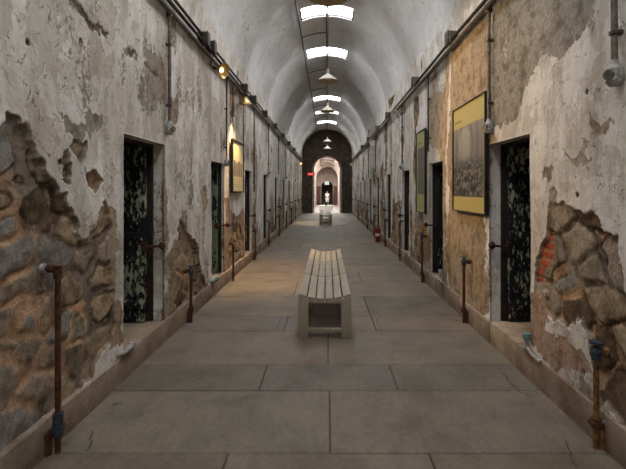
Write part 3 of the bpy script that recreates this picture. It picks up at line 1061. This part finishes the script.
b1 = make_bench()
tag(b1, 'long cream slatted bench with a dished seat nearest in the corridor', 'bench', 'slatted benches')
b2 = copy_tree(b1)
b2.location = (-.06, 19.7, 0)
tag(b2, 'small looking slatted bench far down the corridor before the arch', 'bench', 'slatted benches')


# ------------------------------------------------------------------ standpipes beside the doorways
def standpipe(sg, Y, top, mat, kind, X=None):
    x = (X if X is not None else 1.645)
    r = empty('standpipe', (sg * x, Y, 0))
    wall = (W + .015 - x)      # distance from pipe to wall
    r_ = .017
    if kind == 'elbow':
        MB().tube(arc_path([(0, 0, -.01), (0, 0, top), (sg * wall, -.0, top)], .035), r_).build('riser', mat, r)
        MB().tube([(0, 0, top - .06), (0, 0, top + .018)], .026).tube([(sg * .02, 0, top), (sg * .06, 0, top)], .026).build('elbow', mat, r)
        MB().tube([(sg * wall * .8, 0, top), (sg * wall * 1.1, 0, top)], .030).build('wall_fitting', M['grey_paint'], r)
        MB().tube([(0, 0, .10), (0, 0, .24)], .030).tube([(0, 0, .13), (0, 0, .16)], .038).build('coupling', M['blue_valve'], r)
        MB().tube([(sg * .045, -.03, -.01), (sg * .045, -.03, .12)], .024).tube([(sg * .045, -.03, .10), (sg * .045, -.03, .135)], .033).build('stub', mat, r)
    elif kind == 'valve':
        MB().tube([(0, 0, -.01), (0, 0, top)], r_).build('riser', mat, r)
        v = MB().tube([(0, 0, top - .05), (0, 0, top + .03)], .028)
        v.ball((0, 0, top), .036)
        v.tube([(0, 0, top + .02), (0, 0, top + .055)], .010)
        vb = v.build('valve', M['blue_valve'], r)
        MB().tube([(0, 0, top + .05), (0, 0, top + .062)], .04, 14).build('handwheel', M['blue_valve'], vb)
        MB().tube([(0, 0, top - .005), (sg * (wall + .01), 0, top)], .016).tube([(sg * .045, 0, top - .003), (sg * .075, 0, top)], .028).build('side_branch', mat, r)
        c = MB().tube([(0, 0, .13), (0, 0, .19)], .030).box(-.035, .035, -.03, .03, .145, .172, .004)
        c.build('coupling', M['rust'], r)
        MB().tube(arc_path([(sg * .03, -.01, -.01), (sg * .03, -.01, .12), (sg * .03, .05, .12)], .02), .014).build('stub', mat, r)
        MB().tube([(sg * -.02, 0, .16), (sg * (wall + .01), .0, .16)], .013).build('bracket', M['grey_paint'], r)
    else:
        MB().tube(arc_path([(0, 0, -.01), (0, 0, top), (sg * wall, 0, top)], .03), r_).build('riser', mat, r)
        MB().tube([(0, 0, .10), (0, 0, .17)], .027).build('coupling', M['rust'], r)
        MB().tube([(0, 0, top - .09), (0, 0, top - .05)], .025).build('coupling', M['rust'], r)
    return r


plan_l = [(2.63, 1.12, 'rust', 'elbow'), (5.20, .62, 'rust', 'valve'), (7.55, .66, 'rust', 'bent'), (9.85, .66, 'rust', 'valve'), (12.2, .72, 'rust', 'bent'), (14.9, .7, 'rust', 'valve'), (17.5, .72, 'rust', 'bent'), (20.1, .7, 'rust', 'valve'), (22.6, .7, 'rust', 'bent')]
plan_r = [(2.66, .60, 'rust_bright', 'valve'), (5.17, .74, 'rust', 'valve'), (7.45, .80, 'rust', 'valve'), (9.7, .90, 'rust', 'bent'), (12.2, .74, 'rust', 'valve'), (15.0, .72, 'rust', 'bent'), (17.6, .74, 'rust', 'valve'), (20.2, .7, 'rust', 'bent'), (22.7, .7, 'rust', 'valve')]
KINDTXT = {'elbow': 'tall rusty standpipe bent to the wall at its top', 'valve': 'short rusty standpipe topped by a valve', 'bent': 'plain rusty standpipe bent to the wall'}
for sg, side, plan in ((-1, 'left', plan_l), (1, 'right', plan_r)):
    for k, (Y, top, mt, kd) in enumerate(plan):
        X = 1.645
        if sg > 0 and k == 0: X = 1.665
        s = standpipe(sg, Y, top, M[mt], kd, X)
        where = 'before the nearest %s doorway' % side if k == 0 else ('between the %s and %s %s doorways' % (ORD[k - 1], ORD[k], side))
        tx = KINDTXT[kd]
        if sg > 0 and k == 0: tx = 'orange rusted pipe with a dark valve at lower right'
        tag(s, '%s, %s' % (tx, where), 'pipe', 'standpipes at the foot of the walls')

# small fittings at the two nearest sills
r = empty('sill_pipe', (-1.70, 3.60, PZ))
MB().tube(arc_path([(.0, .16, -.02), (.0, .16, .028), (.02, -.02, .03), (-.06, -.10, .02)], .04), .020).build('bent_pipe', M['grey_paint'], r)
MB().tube([(.0, .16, .0), (.0, .16, .05)], .028).build('collar', M['grey_paint'], r)
tag(r, 'grey painted pipe bend lying on the sill of the nearest left doorway', 'pipe')
r = empty('sill_tap', (1.70, 3.66, PZ))
MB().tube([(.0, 0, -.01), (.0, 0, .12)], .020).tube([(0, 0, .02), (0, 0, .045)], .03).build('body', M['grey_paint'], r)
MB().tube([(.0, 0, .11), (.0, 0, .16)], .033).build('cap', M['teal_paint'], r)
MB().tube(arc_path([(.0, -.01, .045), (-.01, -.12, .02), (.0, -.24, .012)], .05), .015).build('branch', M['grey_paint'], r)
tag(r, 'small teal capped tap on the sill of the nearest right doorway', 'tap')
r = empty('sill_tap', (1.69, 6.42, PZ))
MB().tube([(.0, 0, -.01), (.0, 0, .16)], .02).tube([(0, 0, .02), (0, 0, .045)], .032).build('body', M['grey_paint'], r)
MB().tube([(.0, 0, .14), (.0, 0, .19)], .03).build('cap', M['grey_paint'], r)
MB().tube(arc_path([(.0, .0, .06), (-.03, -.12, .05), (.01, -.2, .01)], .04), .016).build('branch', M['grey_paint'], r)
tag(r, 'grey tap on the sill of the second right doorway', 'tap')
r = empty('sill_pipe', (-1.69, 6.42, PZ))
MB().tube(arc_path([(.02, .22, .03), (.02, .02, .035), (-.03, -.10, .02)], .04), .024).build('bent_pipe', M['teal_paint'], r)
MB().tube([(.02, .06, .035), (.02, .1, .035)], .034).build('collar', M['teal_paint'], r)
tag(r, 'greenish pipe bend on the sill of the second left doorway', 'pipe')

# ------------------------------------------------------------------ pipes along both walls
def run_pipe(name, x, z, r, mat, label, ya=.2, yb=29.75, wob=.006, cat='pipe', grp=None):
    pts = []
    y = ya
    while y < yb:
        pts.append((x + random.uniform(-wob, wob), y, z + random.uniform(-wob, wob)))
        y += 1.1
    pts.append((x, yb, z))
    o = MB().tube(pts, r, 10).build(name, mat)
    return tag(o, label, cat, grp)


run_pipe('wall_pipe', -1.665, 3.50, .026, M['conduit'], 'lowest of the three pipes along the left wall under the lamps', grp='pipes along the left wall')
run_pipe('wall_pipe', -1.660, 3.585, .022, M['conduit_dark'], 'middle dark pipe of the three along the left wall', grp='pipes along the left wall')
run_pipe('wall_pipe', -1.655, 3.665, .019, M['conduit_dark'], 'topmost thin dark pipe of the three along the left wall', grp='pipes along the left wall')
run_pipe('wall_pipe', 1.655, 3.50, .032, M['conduit'], 'lower thick tan pipe along the right wall', grp='pipes along the right wall')
run_pipe('wall_pipe', 1.660, 3.60, .022, M['conduit_dark'], 'upper thin dark pipe along the right wall', grp='pipes along the right wall')
# junction boxes on the runs
bxs = {-1: [3.9, 5.75, 6.1, 8.55, 9.6, 11.4, 13.6, 16, 18.6, 21.5], 1: [5.7, 8.0, 11.6, 14, 17, 20]}
for sg in (-1, 1):
    for k, Y in enumerate(bxs[sg]):
        x = sg * 1.655
        r = empty('junction_box', (x, Y, 3.56 if sg < 0 else 3.55))
        h = .075 if sg > 0 else .06
        MB().box(*sorted((sg * .06, -sg * .065)), -h, h, -.02, .14, .008).build('body', M['conduit_dark'] if sg < 0 else M['conduit'], r)
        MB().box(*sorted((-sg * .064, -sg * .078)), -h - .008, h + .008, -.028, .148, .005).build('lid', M['conduit_dark'], r)
        MB().tube([(0, -h - .05, .03), (0, h + .05, .03)], .03, 10).build('gland', M['conduit_dark'], r)
        tag(r, '%s junction box on the %s wall pipes, %s from the camera' % ('small dark' if sg < 0 else 'square brownish', 'left' if sg < 0 else 'right', ORD[k]), 'box', 'junction boxes on the wall pipes')
# drop conduits above the doorways
drops = {-1: [(4.60, 2.24), (7.22, 2.05), (9.95, 1.52), (12.4, 2.1), (15.0, 2.1), (17.6, 2.1), (20.2, 2.1), (22.8, 2.1)],
         1: [(2.52, 2.26), (4.47, 2.24), (7.15, 2.2), (9.65, 2.1), (12.3, 2.1), (14.9, 2.1), (17.5, 2.1), (20.1, 2.1), (22.7, 2.1)]}
for sg in (-1, 1):
    side = 'left' if sg < 0 else 'right'
    for k, (Y, zb) in enumerate(drops[sg]):
        r = empty('drop_conduit', (sg * 1.685, Y, zb))
        big = (k == 0 and sg < 0) or (k <= 1 and sg > 0)
        rr = .018 if big else .012
        MB().tube([(0, 0, .04), (0, .004, (3.5 - zb) * .5), (0, 0, 3.5 - zb)], rr, 10).build('conduit', M['conduit'] if big else M['conduit_dark'], r)
        MB().tube([(0, 0, 3.5 - zb - .05), (0, 0, 3.5 - zb + .03)], rr * 1.8, 10).build('coupling', M['conduit'], r)
        if big or k % 2:
            bmb = MB().lathe([(.0, -.05), (.03, -.05), (.048, -.025), (.048, .045), (.03, .07), (.02, .10), (.0, .10)], (0, 0, 0), n=16)
            bb = bmb.build('outlet_box', M['grey_paint'], r)
            MB().tube([(0, 0, 0.01), (-sg * .055, -.02, .01)], .03, 12).build('outlet_cover', M['conduit'], bb)
        for zc_ in (.25, .9):
            MB().box(*sorted((-sg * rr * 1.2, sg * .06)), -.022, .022, zc_, zc_ + .025, .003).build('clip', M['conduit_dark'], r)
        n_above = 'frame edge' if (sg > 0 and k == 0) else None
        if n_above: lab = 'grey vertical conduit with an outlet box at the upper right frame edge'
        else:
            kk = k if sg < 0 else k - 1
            lab = '%s vertical conduit dropping beside the %s %s doorway' % ('grey' if big else 'thin dark', ORD[kk], side)
        tag(r, lab, 'conduit', 'conduits dropping down the walls')

# ------------------------------------------------------------------ vault conduits and pendant lamps
cx, cz = -.665, SPRING + math.sqrt((W - .05) ** 2 - .665 ** 2)
o = MB().tube([(cx, 1.0 + 1.2 * k, cz + .004 * (k % 2)) for k in range(24)] + [(cx, 29.7, cz)], .016, 8).build('vault_conduit', M['conduit_dark'])
tag(o, 'dark conduit running along the vault left of the skylights', 'conduit')
pts = [(-0.01, 1.0 + .6 * k, APEX - .035) for k in range(48)]
o = MB().tube(pts, .014, 8).build('vault_conduit', M['conduit_dark'])
tag(o, 'dark conduit running along the crown of the vault', 'conduit')
for k, Y in enumerate((8.6, 11.4, 14.9, 17.6, 21.2, 24.6)):
    P = []
    for j in range(9):
        a = math.acos(cx / (W - .03)) * (1 - j / 8) + PI / 2 * (j / 8)
        P.append(((W - .03) * math.cos(a), Y, SPRING + (W - .03) * math.sin(a)))
    o = MB().tube(P, .012, 8).build('branch_conduit', M['conduit_dark'])
    tag(o, 'curved branch conduit across the vault, %s from the camera' % ORD[k], 'conduit', 'branch conduits on the vault')


def make_pendant():
    r = empty('pendant_lamp', (0.02, 5.6, 4.10))
    R = .26
    sh = MB()
    outer = [(.030, .165), (.045, .150), (.085, .125), (.16, .070), (.225, .022), (R, .0)]
    inner = [(R - .004, -.003), (.22, .016), (.155, .062), (.08, .116), (.03, .135)]
    MB().lathe(outer, (0, 0, 0), n=40).build('shade', M['enamel'], r)
    MB().lathe(inner, (0, 0, 0), n=40).build('reflector', M['enamel_in'], r)
    MB().lathe([(.0, .27), (.022, .27), (.030, .25), (.034, .17), (.050, .152), (.0, .15)], (0, 0, 0), n=20).build('socket', M['enamel'], r)
    MB().ball((0, 0, .075), .045, 1, 1, 1.3).build('bulb', M['white_shade'], r)
    MB().tube([(0, 0, .265), (0, 0, APEX - .03 - 4.10)], .009, 8).build('stem', M['conduit_dark'], r)
    return r


p1 = make_pendant()
tag(p1, 'tan pendant lamp cut by the top frame edge, nearest of the row', 'lamp', 'pendant lamps under the vault')
for k, (Y, z) in enumerate(((9.75, 4.07), (13.5, 4.07), (22.0, 4.06), (25.6, 4.06))):
    c = copy_tree(p1)
    c.location = (0.02, Y, z)
    tag(c, ('cream enamel pendant lamp, %s of the row under the vault' % ORD[k + 1]) if k else 'cream enamel pendant lamp hanging just below the second skylight', 'lamp', 'pendant lamps under the vault')
    # the stem is shorter where the lamp hangs higher
    for ch in [x for x in bpy.data.objects if x.parent == c and x.name.startswith('stem')]:
        ch.scale.z = 1.0
        ch.location.z = 0
        ch.data = ch.data.copy()
        for v in ch.data.vertices:
            if v.co.z > .5: v.co.z = APEX - .03 - z


# ------------------------------------------------------------------ spot lamps on the wall pipes
def spot_lamp(loc, aim, shade_mat, lit, power, label, size=.115, angle=70, blend=.6, group=None, sg=-1):
    r = empty('spot_lamp', loc)
    d = (Vector(aim) - Vector(loc)).normalized()
    prof = [(.022, -.10), (.036, -.09), (.045, -.06), (.07, -.03), (size * .98, .02), (size, .035), (size * .96, .034), (.062, -.02), (.030, -.055)]
    MB().lathe(prof, (0, 0, 0), d, n=32).build('lamp_shade', shade_mat, r)
    MB().lathe([(.0, -.17), (.022, -.17), (.026, -.10), (.022, -.085), (0, -.085)], (0, 0, 0), d, n=16).build('socket', M['conduit_dark'], r)
    MB().lathe([(0.0, -.05), (.022, -.045), (.034, -.014), (.028, .002), (0, .008)], (0, 0, 0), d, n=20).build('bulb', M['bulb'] if lit else M['white_shade'], r)
    back = -d * .15
    MB().tube([back, back + Vector((sg * .06, 0, .04)), Vector((sg * (1.66 - abs(loc[0])), back.y, PIPE_Z - loc[2]))], .011, 8).build('arm', M['conduit_dark'], r)
    tag(r, label, 'lamp', group)
    if lit:
        L = bpy.data.lights.new('spot_light', 'SPOT')
        L.energy = power
        L.color = (1.0, .66, .32)
        L.spot_size = math.radians(angle)
        L.spot_blend = blend
        L.shadow_soft_size = .05
        lo = bpy.data.objects.new('light', L)
        COL.objects.link(lo)
        lo.parent = r
        lo.location = d * .05
        lo.rotation_euler = d.to_track_quat('-Z', 'Y').to_euler()
    return r


G = 'spot lamps fixed to the wall pipes'
spot_lamp((-1.52, 6.25, 3.34), (1.7, 5.1, 2.2), M['brass'], True, 330, 'lit gold spot lamp on the left wall facing the big poster', angle=62, group=G)
spot_lamp((-1.46, 7.66, 3.16), (-1.38, 8.1, 0.0), M['brass'], True, 420, 'lit gold spot lamp tilted down over the framed panel on the left wall', angle=80, blend=.9, group=G)
spot_lamp((-1.5, 24.6, 3.1), (-.75, 20.9, 0), M['brass'], True, 420, 'tiny lit spot lamp far along the left wall near the arch', angle=22, blend=.3, group=G)
spot_lamp((1.50, 9.3, 3.20), (-1.7, 7.9, 1.9), M['white_shade'], False, 0, 'white shaded spot lamp on the right wall, nearest of three', size=.15, group=G, sg=1)
spot_lamp((1.50, 14.3, 3.20), (-1.7, 13.0, 1.9), M['white_shade'], False, 0, 'white shaded spot lamp on the right wall, second of three', size=.14, group=G, sg=1)
spot_lamp((1.50, 27.0, 3.2), (-1.7, 26.2, 1.9), M['white_shade'], False, 0, 'white shaded spot lamp on the right wall beside the far arch', size=.10, group=G, sg=1)


# ------------------------------------------------------------------ posters
def print_grid(parent, name, sg, y0, y1, z0, z1, x, ink, ny=150, nz=160):
    """flat printed sheet facing the corridor; u runs left to right as read"""
    U, Vv = np.meshgrid(np.linspace(0, 1, ny), np.linspace(0, 1, nz), indexing='ij')
    u, v = U.ravel(), Vv.ravel()
    yy = (y1 - u * (y1 - y0)) if sg > 0 else (y0 + u * (y1 - y0))   # right wall reads from far to near
    P = np.stack([np.full_like(u, x), yy, z0 + v * (z1 - z0)], 1) - np.array(parent.location)
    I = np.arange(ny * nz).reshape(ny, nz)
    q = np.stack([I[:-1, :-1], I[1:, :-1], I[1:, 1:], I[:-1, 1:]], -1).reshape(-1, 4)
    return grid_mesh(name, P, q, M['print'], {'ink': ink(u, v)}, parent, smooth=False)


def ink_big(u, v):
    c = np.tile(np.array((.40, .335, .11)), (len(u), 1))
    m = (u < .955) & (v > .135) & (v < .80)
    a, b = u / .955, (v - .135) / .665
    g = .16 + .16 * b + .10 * (fbm(a, b, 9, 5, 4) - .5)
    # a tall hall: pale arch, piers and gallery lines over a crowd
    arch = np.hypot((a - .42) * 1.25, (b - .72))
    g = g + .16 * sstep(.32, .22, arch) * sstep(.45, .6, b)
    g = g - .12 * sstep(.02, .0, np.abs(arch - .31)) * sstep(.6, .7, b)
    for xc in (.12, .30, .62, .82):
        g = g - .10 * sstep(.035, .015, np.abs(a - xc)) * sstep(.42, .5, b)
    crowd = sstep(.56, .46, b)
    g = g * (1 - crowd) + crowd * (.05 + .12 * fbm(a, b, 22, 9, 3))
    rr = np.random.default_rng(3)
    for _ in range(150):
        cx_, cy_ = rr.uniform(0, 1), rr.uniform(.02, .52)
        s = .012 + .022 * (1 - cy_)
        dd = np.hypot((a - cx_), (b - cy_) * 1.05)
        w = sstep(s, s * .6, dd)
        g = g * (1 - w) + rr.uniform(.16, .42) * w
        body = (np.abs(a - cx_) < s * 1.5) & (b < cy_ - s) & (b > cy_ - s * 4)
        g = np.where(body, g * .75, g)
    g = np.clip(g * .62, .02, .5)
    img = np.stack([g * .98, g * .93, g * .85], 1)
    c[m] = img[m]
    t_ = (v > .855) & (v < .875) & (u > .05) & (u < .30) & (((u * 90).astype(int) % 5) != 0)
    c[t_] = (.16, .12, .04)
    return c


def ink_left(u, v):
    c = np.tile(np.array((.52, .46, .27)), (len(u), 1)) * (1.0 - .18 * (v < .33))[:, None]
    c = c * (.96 + .08 * fbm(u, v, 5, 2, 3))[:, None]
    for k in range(4):
        a0 = .10 + .21 * k
        m = (u > a0) & (u < a0 + .17) & (v > .30) & (v < .62 - .04 * (k % 2))
        g = .04 + .10 * fbm(u[m] + k, v[m], 12, 4 + k, 3)
        c[m] = np.stack([g * 1.1, g * .85, g * .65], 1)
    for r in range(5):
        m = (u > .12) & (u < .85 - .1 * (r % 2)) & (np.abs(v - .24 + .035 * r) < .006)
        c[m] *= .55
    return c


def ink_green(u, v):
    c = np.tile(np.array((.33, .34, .13)), (len(u), 1)) * (.94 + .12 * fbm(u, v, 5, 2, 3))[:, None]
    m = (u > .12) & (u < .88) & (v > .22) & (v < .80)
    g = .035 + .15 * fbm(u[m], v[m], 7, 14, 4)
    c[m] = np.stack([g, g * 1.0, g * .85], 1)
    m = (u > .12) & (u < .7) & (np.abs(v - .86) < .012)
    c[m] *= .5
    return c


def poster(sg, y0, y1, z0, z1, ink, label, ft=.014, standoff=.045):
    x = sg * (W - standoff)
    r = empty('framed_poster', (x, (y0 + y1) / 2, z0))
    hw, h = (y1 - y0) / 2, z1 - z0
    fm = MB()
    a, b = sorted((sg * -.012, sg * .03))
    for (ya, yb, za, zb) in ((-hw - ft, -hw, -ft, h + ft), (hw, hw + ft, -ft, h + ft), (-hw, hw, -ft, 0), (-hw, hw, h, h + ft)):
        fm.box(a, b, ya, yb, za, zb, .003)
    fm.box(*sorted((sg * .008, sg * .030)), -hw, hw, 0, h)
    fm.build('frame', M['black_frame'], r)
    print_grid(r, 'print', sg, y0, y1, z0, z1, x + sg * .004, ink)
    tag(r, label, 'poster', 'framed posters on the walls')
    return r


poster(1, 4.555, 5.70, 1.345, 2.635, ink_big, 'big yellow bordered poster with a grey picture of a crowd')
poster(1, 7.36, 8.05, 1.21, 2.645, ink_green, 'narrow olive green poster on the right wall')
pl_ = poster(-1, 7.58, 8.52, 1.58, 2.48, ink_left, 'cream framed panel with a row of dark pictures on left wall', .03, .06)
for y_ in (7.57, 8.53):
    hz = MB().tube([(0.005, y_ - pl_.location.y, .93), (0.005, y_ - pl_.location.y, 1.92)], .008, 8)
    hz.build('hanging_rod', M['frame_wood'], pl_)

# ------------------------------------------------------------------ fire extinguisher on the floor by the right wall
r = empty('fire_extinguisher', (1.56, 13.2, 0))
MB().lathe([(0, 0), (.070, 0), (.078, .012), (.078, .36), (.070, .40), (.045, .435), (.025, .45), (.025, .47), (0, .47)], (0, 0, 0), n=24).build('cylinder', M['red'], r)
MB().tube([(0, 0, .465), (0, 0, .51)], .02).tube([(0, 0, .50), (0, -.09, .53)], .010).tube([(0, 0, .49), (0, -.09, .49)], .008).build('handle', M['black'], r)
MB().tube(arc_path([(0, .03, .49), (-.06, .08, .45), (-.085, .05, .30), (-.082, .02, .12)], .05), .011).build('hose', M['black'], r)
MB().lathe([(.0795, .19), (.0795, .27)], (0, 0, 0), n=24).build('label_band', M['label'], r)
tag(r, 'red fire extinguisher standing on the floor by the right wall', 'extinguisher')

# ------------------------------------------------------------------ signs and things at the far end
r = empty('exit_sign', (-1.10, 29.70, 2.60))
MB().box(-.24, .24, -.02, .03, 0, .20, .006).build('housing', M['exit'], r)
cu = bpy.data.curves.new('letters', 'FONT')
cu.body = 'EXIT'; cu.size = .17; cu.extrude = .003; cu.align_x = 'CENTER'
lt = bpy.data.objects.new('letters', cu)
COL.objects.link(lt)
lt.parent = r; lt.location = (0, -.026, .04); lt.rotation_euler = (PI / 2, 0, 0)
cu.materials.append(M['exit_letters'])
bpy.context.view_layer.update()
lm = bpy.data.meshes.new_from_object(lt.evaluated_get(bpy.context.evaluated_depsgraph_get()))
ltm = lt.matrix_local.copy()
bpy.data.objects.remove(lt)
lt = bpy.data.objects.new('letters', lm)
COL.objects.link(lt)
lt.parent = r; lt.location = (0, -.026, .04); lt.rotation_euler = (PI / 2, 0, 0)
MB().tube([(0, .03, .1), (0, .11, .1)], .02).build('mount', M['black'], r)
tag(r, 'red exit sign at the left of the dark end arch', 'sign')

r = empty('transom_light', (-.02, FY1 - .05, 2.15))
MB().box(-.24, .24, 0, .03, 0, .40, .005).build('pane', M['teal_glow'], r)
MB().box(-.27, .27, -.01, .045, -.03, 0, .004).box(-.27, .27, -.01, .045, .40, .43, .004).box(-.27, -.24, -.01, .045, 0, .4, .004).box(.24, .27, -.01, .045, 0, .4, .004).build('frame', M['black_frame'], r)
tag(r, 'pale teal lit panel above the far dark doorway', 'sign')

r = empty('white_plinth', (-.06, 33.4, 0))
MB().box(-.52, .52, -.3, .3, .0, .34, .01).build('block', M['white_block'], r)
MB().box(-.56, .56, -.34, .34, .34, .40, .01).build('top_slab', M['white_block'], r)
tag(r, 'low white block on the bright floor beyond the far arch', 'block')
r = empty('dark_bowl', (-.06, 33.4, .40))
r.scale = (1.35, 1.35, 1.5)
MB().lathe([(0, 0), (.07, 0), (.05, .03), (.05, .06), (.13, .11), (.16, .17), (.145, .17), (.11, .12), (0, .09)], (0, 0, 0), n=24).build('bowl', M['black'], r)
MB().lathe([(.155, .165), (.17, .168), (.17, .18), (.15, .182)], (0, 0, 0), n=24).build('rim', M['black'], r)
tag(r, 'dark round bowl on the low white block', 'bowl')


# ------------------------------------------------------------------ person in white, far away in the dark doorway
def skinned(name, joints, bones, mat, parent, sub=2):
    me = bpy.data.meshes.new(name)
    keys = list(joints)
    me.from_pydata([joints[k][0] for k in keys], [(keys.index(a), keys.index(b)) for a, b in bones], [])
    o = bpy.data.objects.new(name, me)
    COL.objects.link(o)
    sk = o.modifiers.new('skin', 'SKIN')
    sk.use_smooth_shade = True
    for i, k in enumerate(keys):
        sv = me.skin_vertices[0].data[i]
        rr = joints[k][1]
        sv.radius = rr if isinstance(rr, tuple) else (rr, rr)
        sv.use_root = (i == 0)
    s = o.modifiers.new('sub', 'SUBSURF'); s.levels = 1; s.render_levels = sub
    me.materials.append(mat)
    o.parent = parent
    return o


r = empty('person', (0.02, 45.0, 0))
r.scale = (.86, .86, .86)
J = {'pelvis': ((0, 0, .92), (.15, .11)), 'waist': ((0, 0, 1.08), (.13, .10)), 'chest': ((0, 0, 1.28), (.16, .11)), 'neckb': ((0, 0, 1.42), .065), 'neck': ((0, -.005, 1.50), .052),
     'head0': ((0, -.015, 1.57), .075), 'head1': ((0, -.01, 1.66), .085), 'head2': ((0, 0, 1.73), .06)}
B = [('pelvis', 'waist'), ('waist', 'chest'), ('chest', 'neckb'), ('neckb', 'neck'), ('neck', 'head0'), ('head0', 'head1'), ('head1', 'head2')]
for s, sx_ in (('l', -1), ('r', 1)):
    J.update({'hip' + s: ((sx_ * .09, 0, .86), .085), 'knee' + s: ((sx_ * .10, -.02, .48), .058), 'ankle' + s: ((sx_ * .10, .02, .08), .038), 'toe' + s: ((sx_ * .11, -.13, .03), .03),
              'sh' + s: ((sx_ * .18, 0, 1.38), .055), 'el' + s: ((sx_ * .24, .02, 1.10), .04), 'wr' + s: ((sx_ * .24, -.06, .87), .028), 'ha' + s: ((sx_ * .24, -.08, .79), .03)})
    B += [('pelvis', 'hip' + s), ('hip' + s, 'knee' + s), ('knee' + s, 'ankle' + s), ('ankle' + s, 'toe' + s), ('chest', 'sh' + s), ('sh' + s, 'el' + s), ('el' + s, 'wr' + s), ('wr' + s, 'ha' + s)]
skinned('body', J, B, M['skin'], r)
for s, sx_ in (('l', -1), ('r', 1)):
    for q in range(5):
        xo = sx_ * .24 + (q - 2) * .012 if q < 4 else sx_ * .21
        ln = (.055, .068, .07, .06, .045)[q]
        MB().tube([(xo, -.085, .785), (xo, -.095, .785 - ln * .6), (xo, -.088, .785 - ln)], [.009, .008, .006], 8).build('finger', M['skin'], r)
T = {'a': ((0, 0, .90), (.165, .125)), 'b': ((0, 0, 1.08), (.145, .115)), 'c': ((0, 0, 1.28), (.175, .125)), 'd': ((0, 0, 1.41), (.09, .08)),
     'sl': ((-.19, 0, 1.38), .066), 'el': ((-.235, .015, 1.16), .056), 'sr': ((.19, 0, 1.38), .066), 'er': ((.235, .015, 1.16), .056)}
skinned('shirt', T, [('a', 'b'), ('b', 'c'), ('c', 'd'), ('c', 'sl'), ('sl', 'el'), ('c', 'sr'), ('sr', 'er')], M['white_shirt'], r)
T = {'p': ((0, 0, .88), (.16, .12)), 'l1': ((-.095, 0, .80), .098), 'l2': ((-.10, -.02, .48), .075), 'l3': ((-.10, .02, .09), .062), 'r1': ((.095, 0, .80), .098), 'r2': ((.10, -.02, .48), .075), 'r3': ((.10, .02, .09), .062)}
skinned('trousers', T, [('p', 'l1'), ('l1', 'l2'), ('l2', 'l3'), ('p', 'r1'), ('r1', 'r2'), ('r2', 'r3')], M['white_shirt'], r)
MB().ball((0, .02, 1.69), .095, 1, 1.05, .95).build('hair', M['hair'], r)
fc = MB().ball((-.03, -.088, 1.645), .010).ball((.03, -.088, 1.645), .010)
fc.build('eyes', M['black'], r)
MB().ball((0, -.098, 1.615), .014, .8, 1, 1.4).build('nose', M['skin'], r)
MB().ball((0, -.085, 1.58), .022, 1.2, .5, .35).build('mouth', M['red'], r)
tag(r, 'tiny person dressed in white standing before the far doorway', 'person')

# ------------------------------------------------------------------ light and camera
w = bpy.data.worlds.new('World')
scene.world = w
w.use_nodes = True
w.node_tree.nodes['Background'].inputs['Color'].default_value = (.75, .85, 1.0, 1)
w.node_tree.nodes['Background'].inputs['Strength'].default_value = .6

cam = bpy.data.cameras.new('camera')
cam.sensor_fit = 'HORIZONTAL'
cam.sensor_width = 36.0
cam.lens = F / 626 * 36.0
cam.shift_x = -(CX - 313.0) / 626
cam.shift_y = (CY - 234.5) / 626
cam.clip_start = .05
co = bpy.data.objects.new('camera', cam)
COL.objects.link(co)
co.location = (0, 0, EYE)
co.rotation_euler = (PI / 2, 0, 0)
scene.camera = co
scene.view_settings.view_transform = 'Standard'
scene.view_settings.look = 'None'
scene.view_settings.gamma = 1
scene.view_settings.exposure = 0.0
scene.view_settings.use_curve_mapping = False
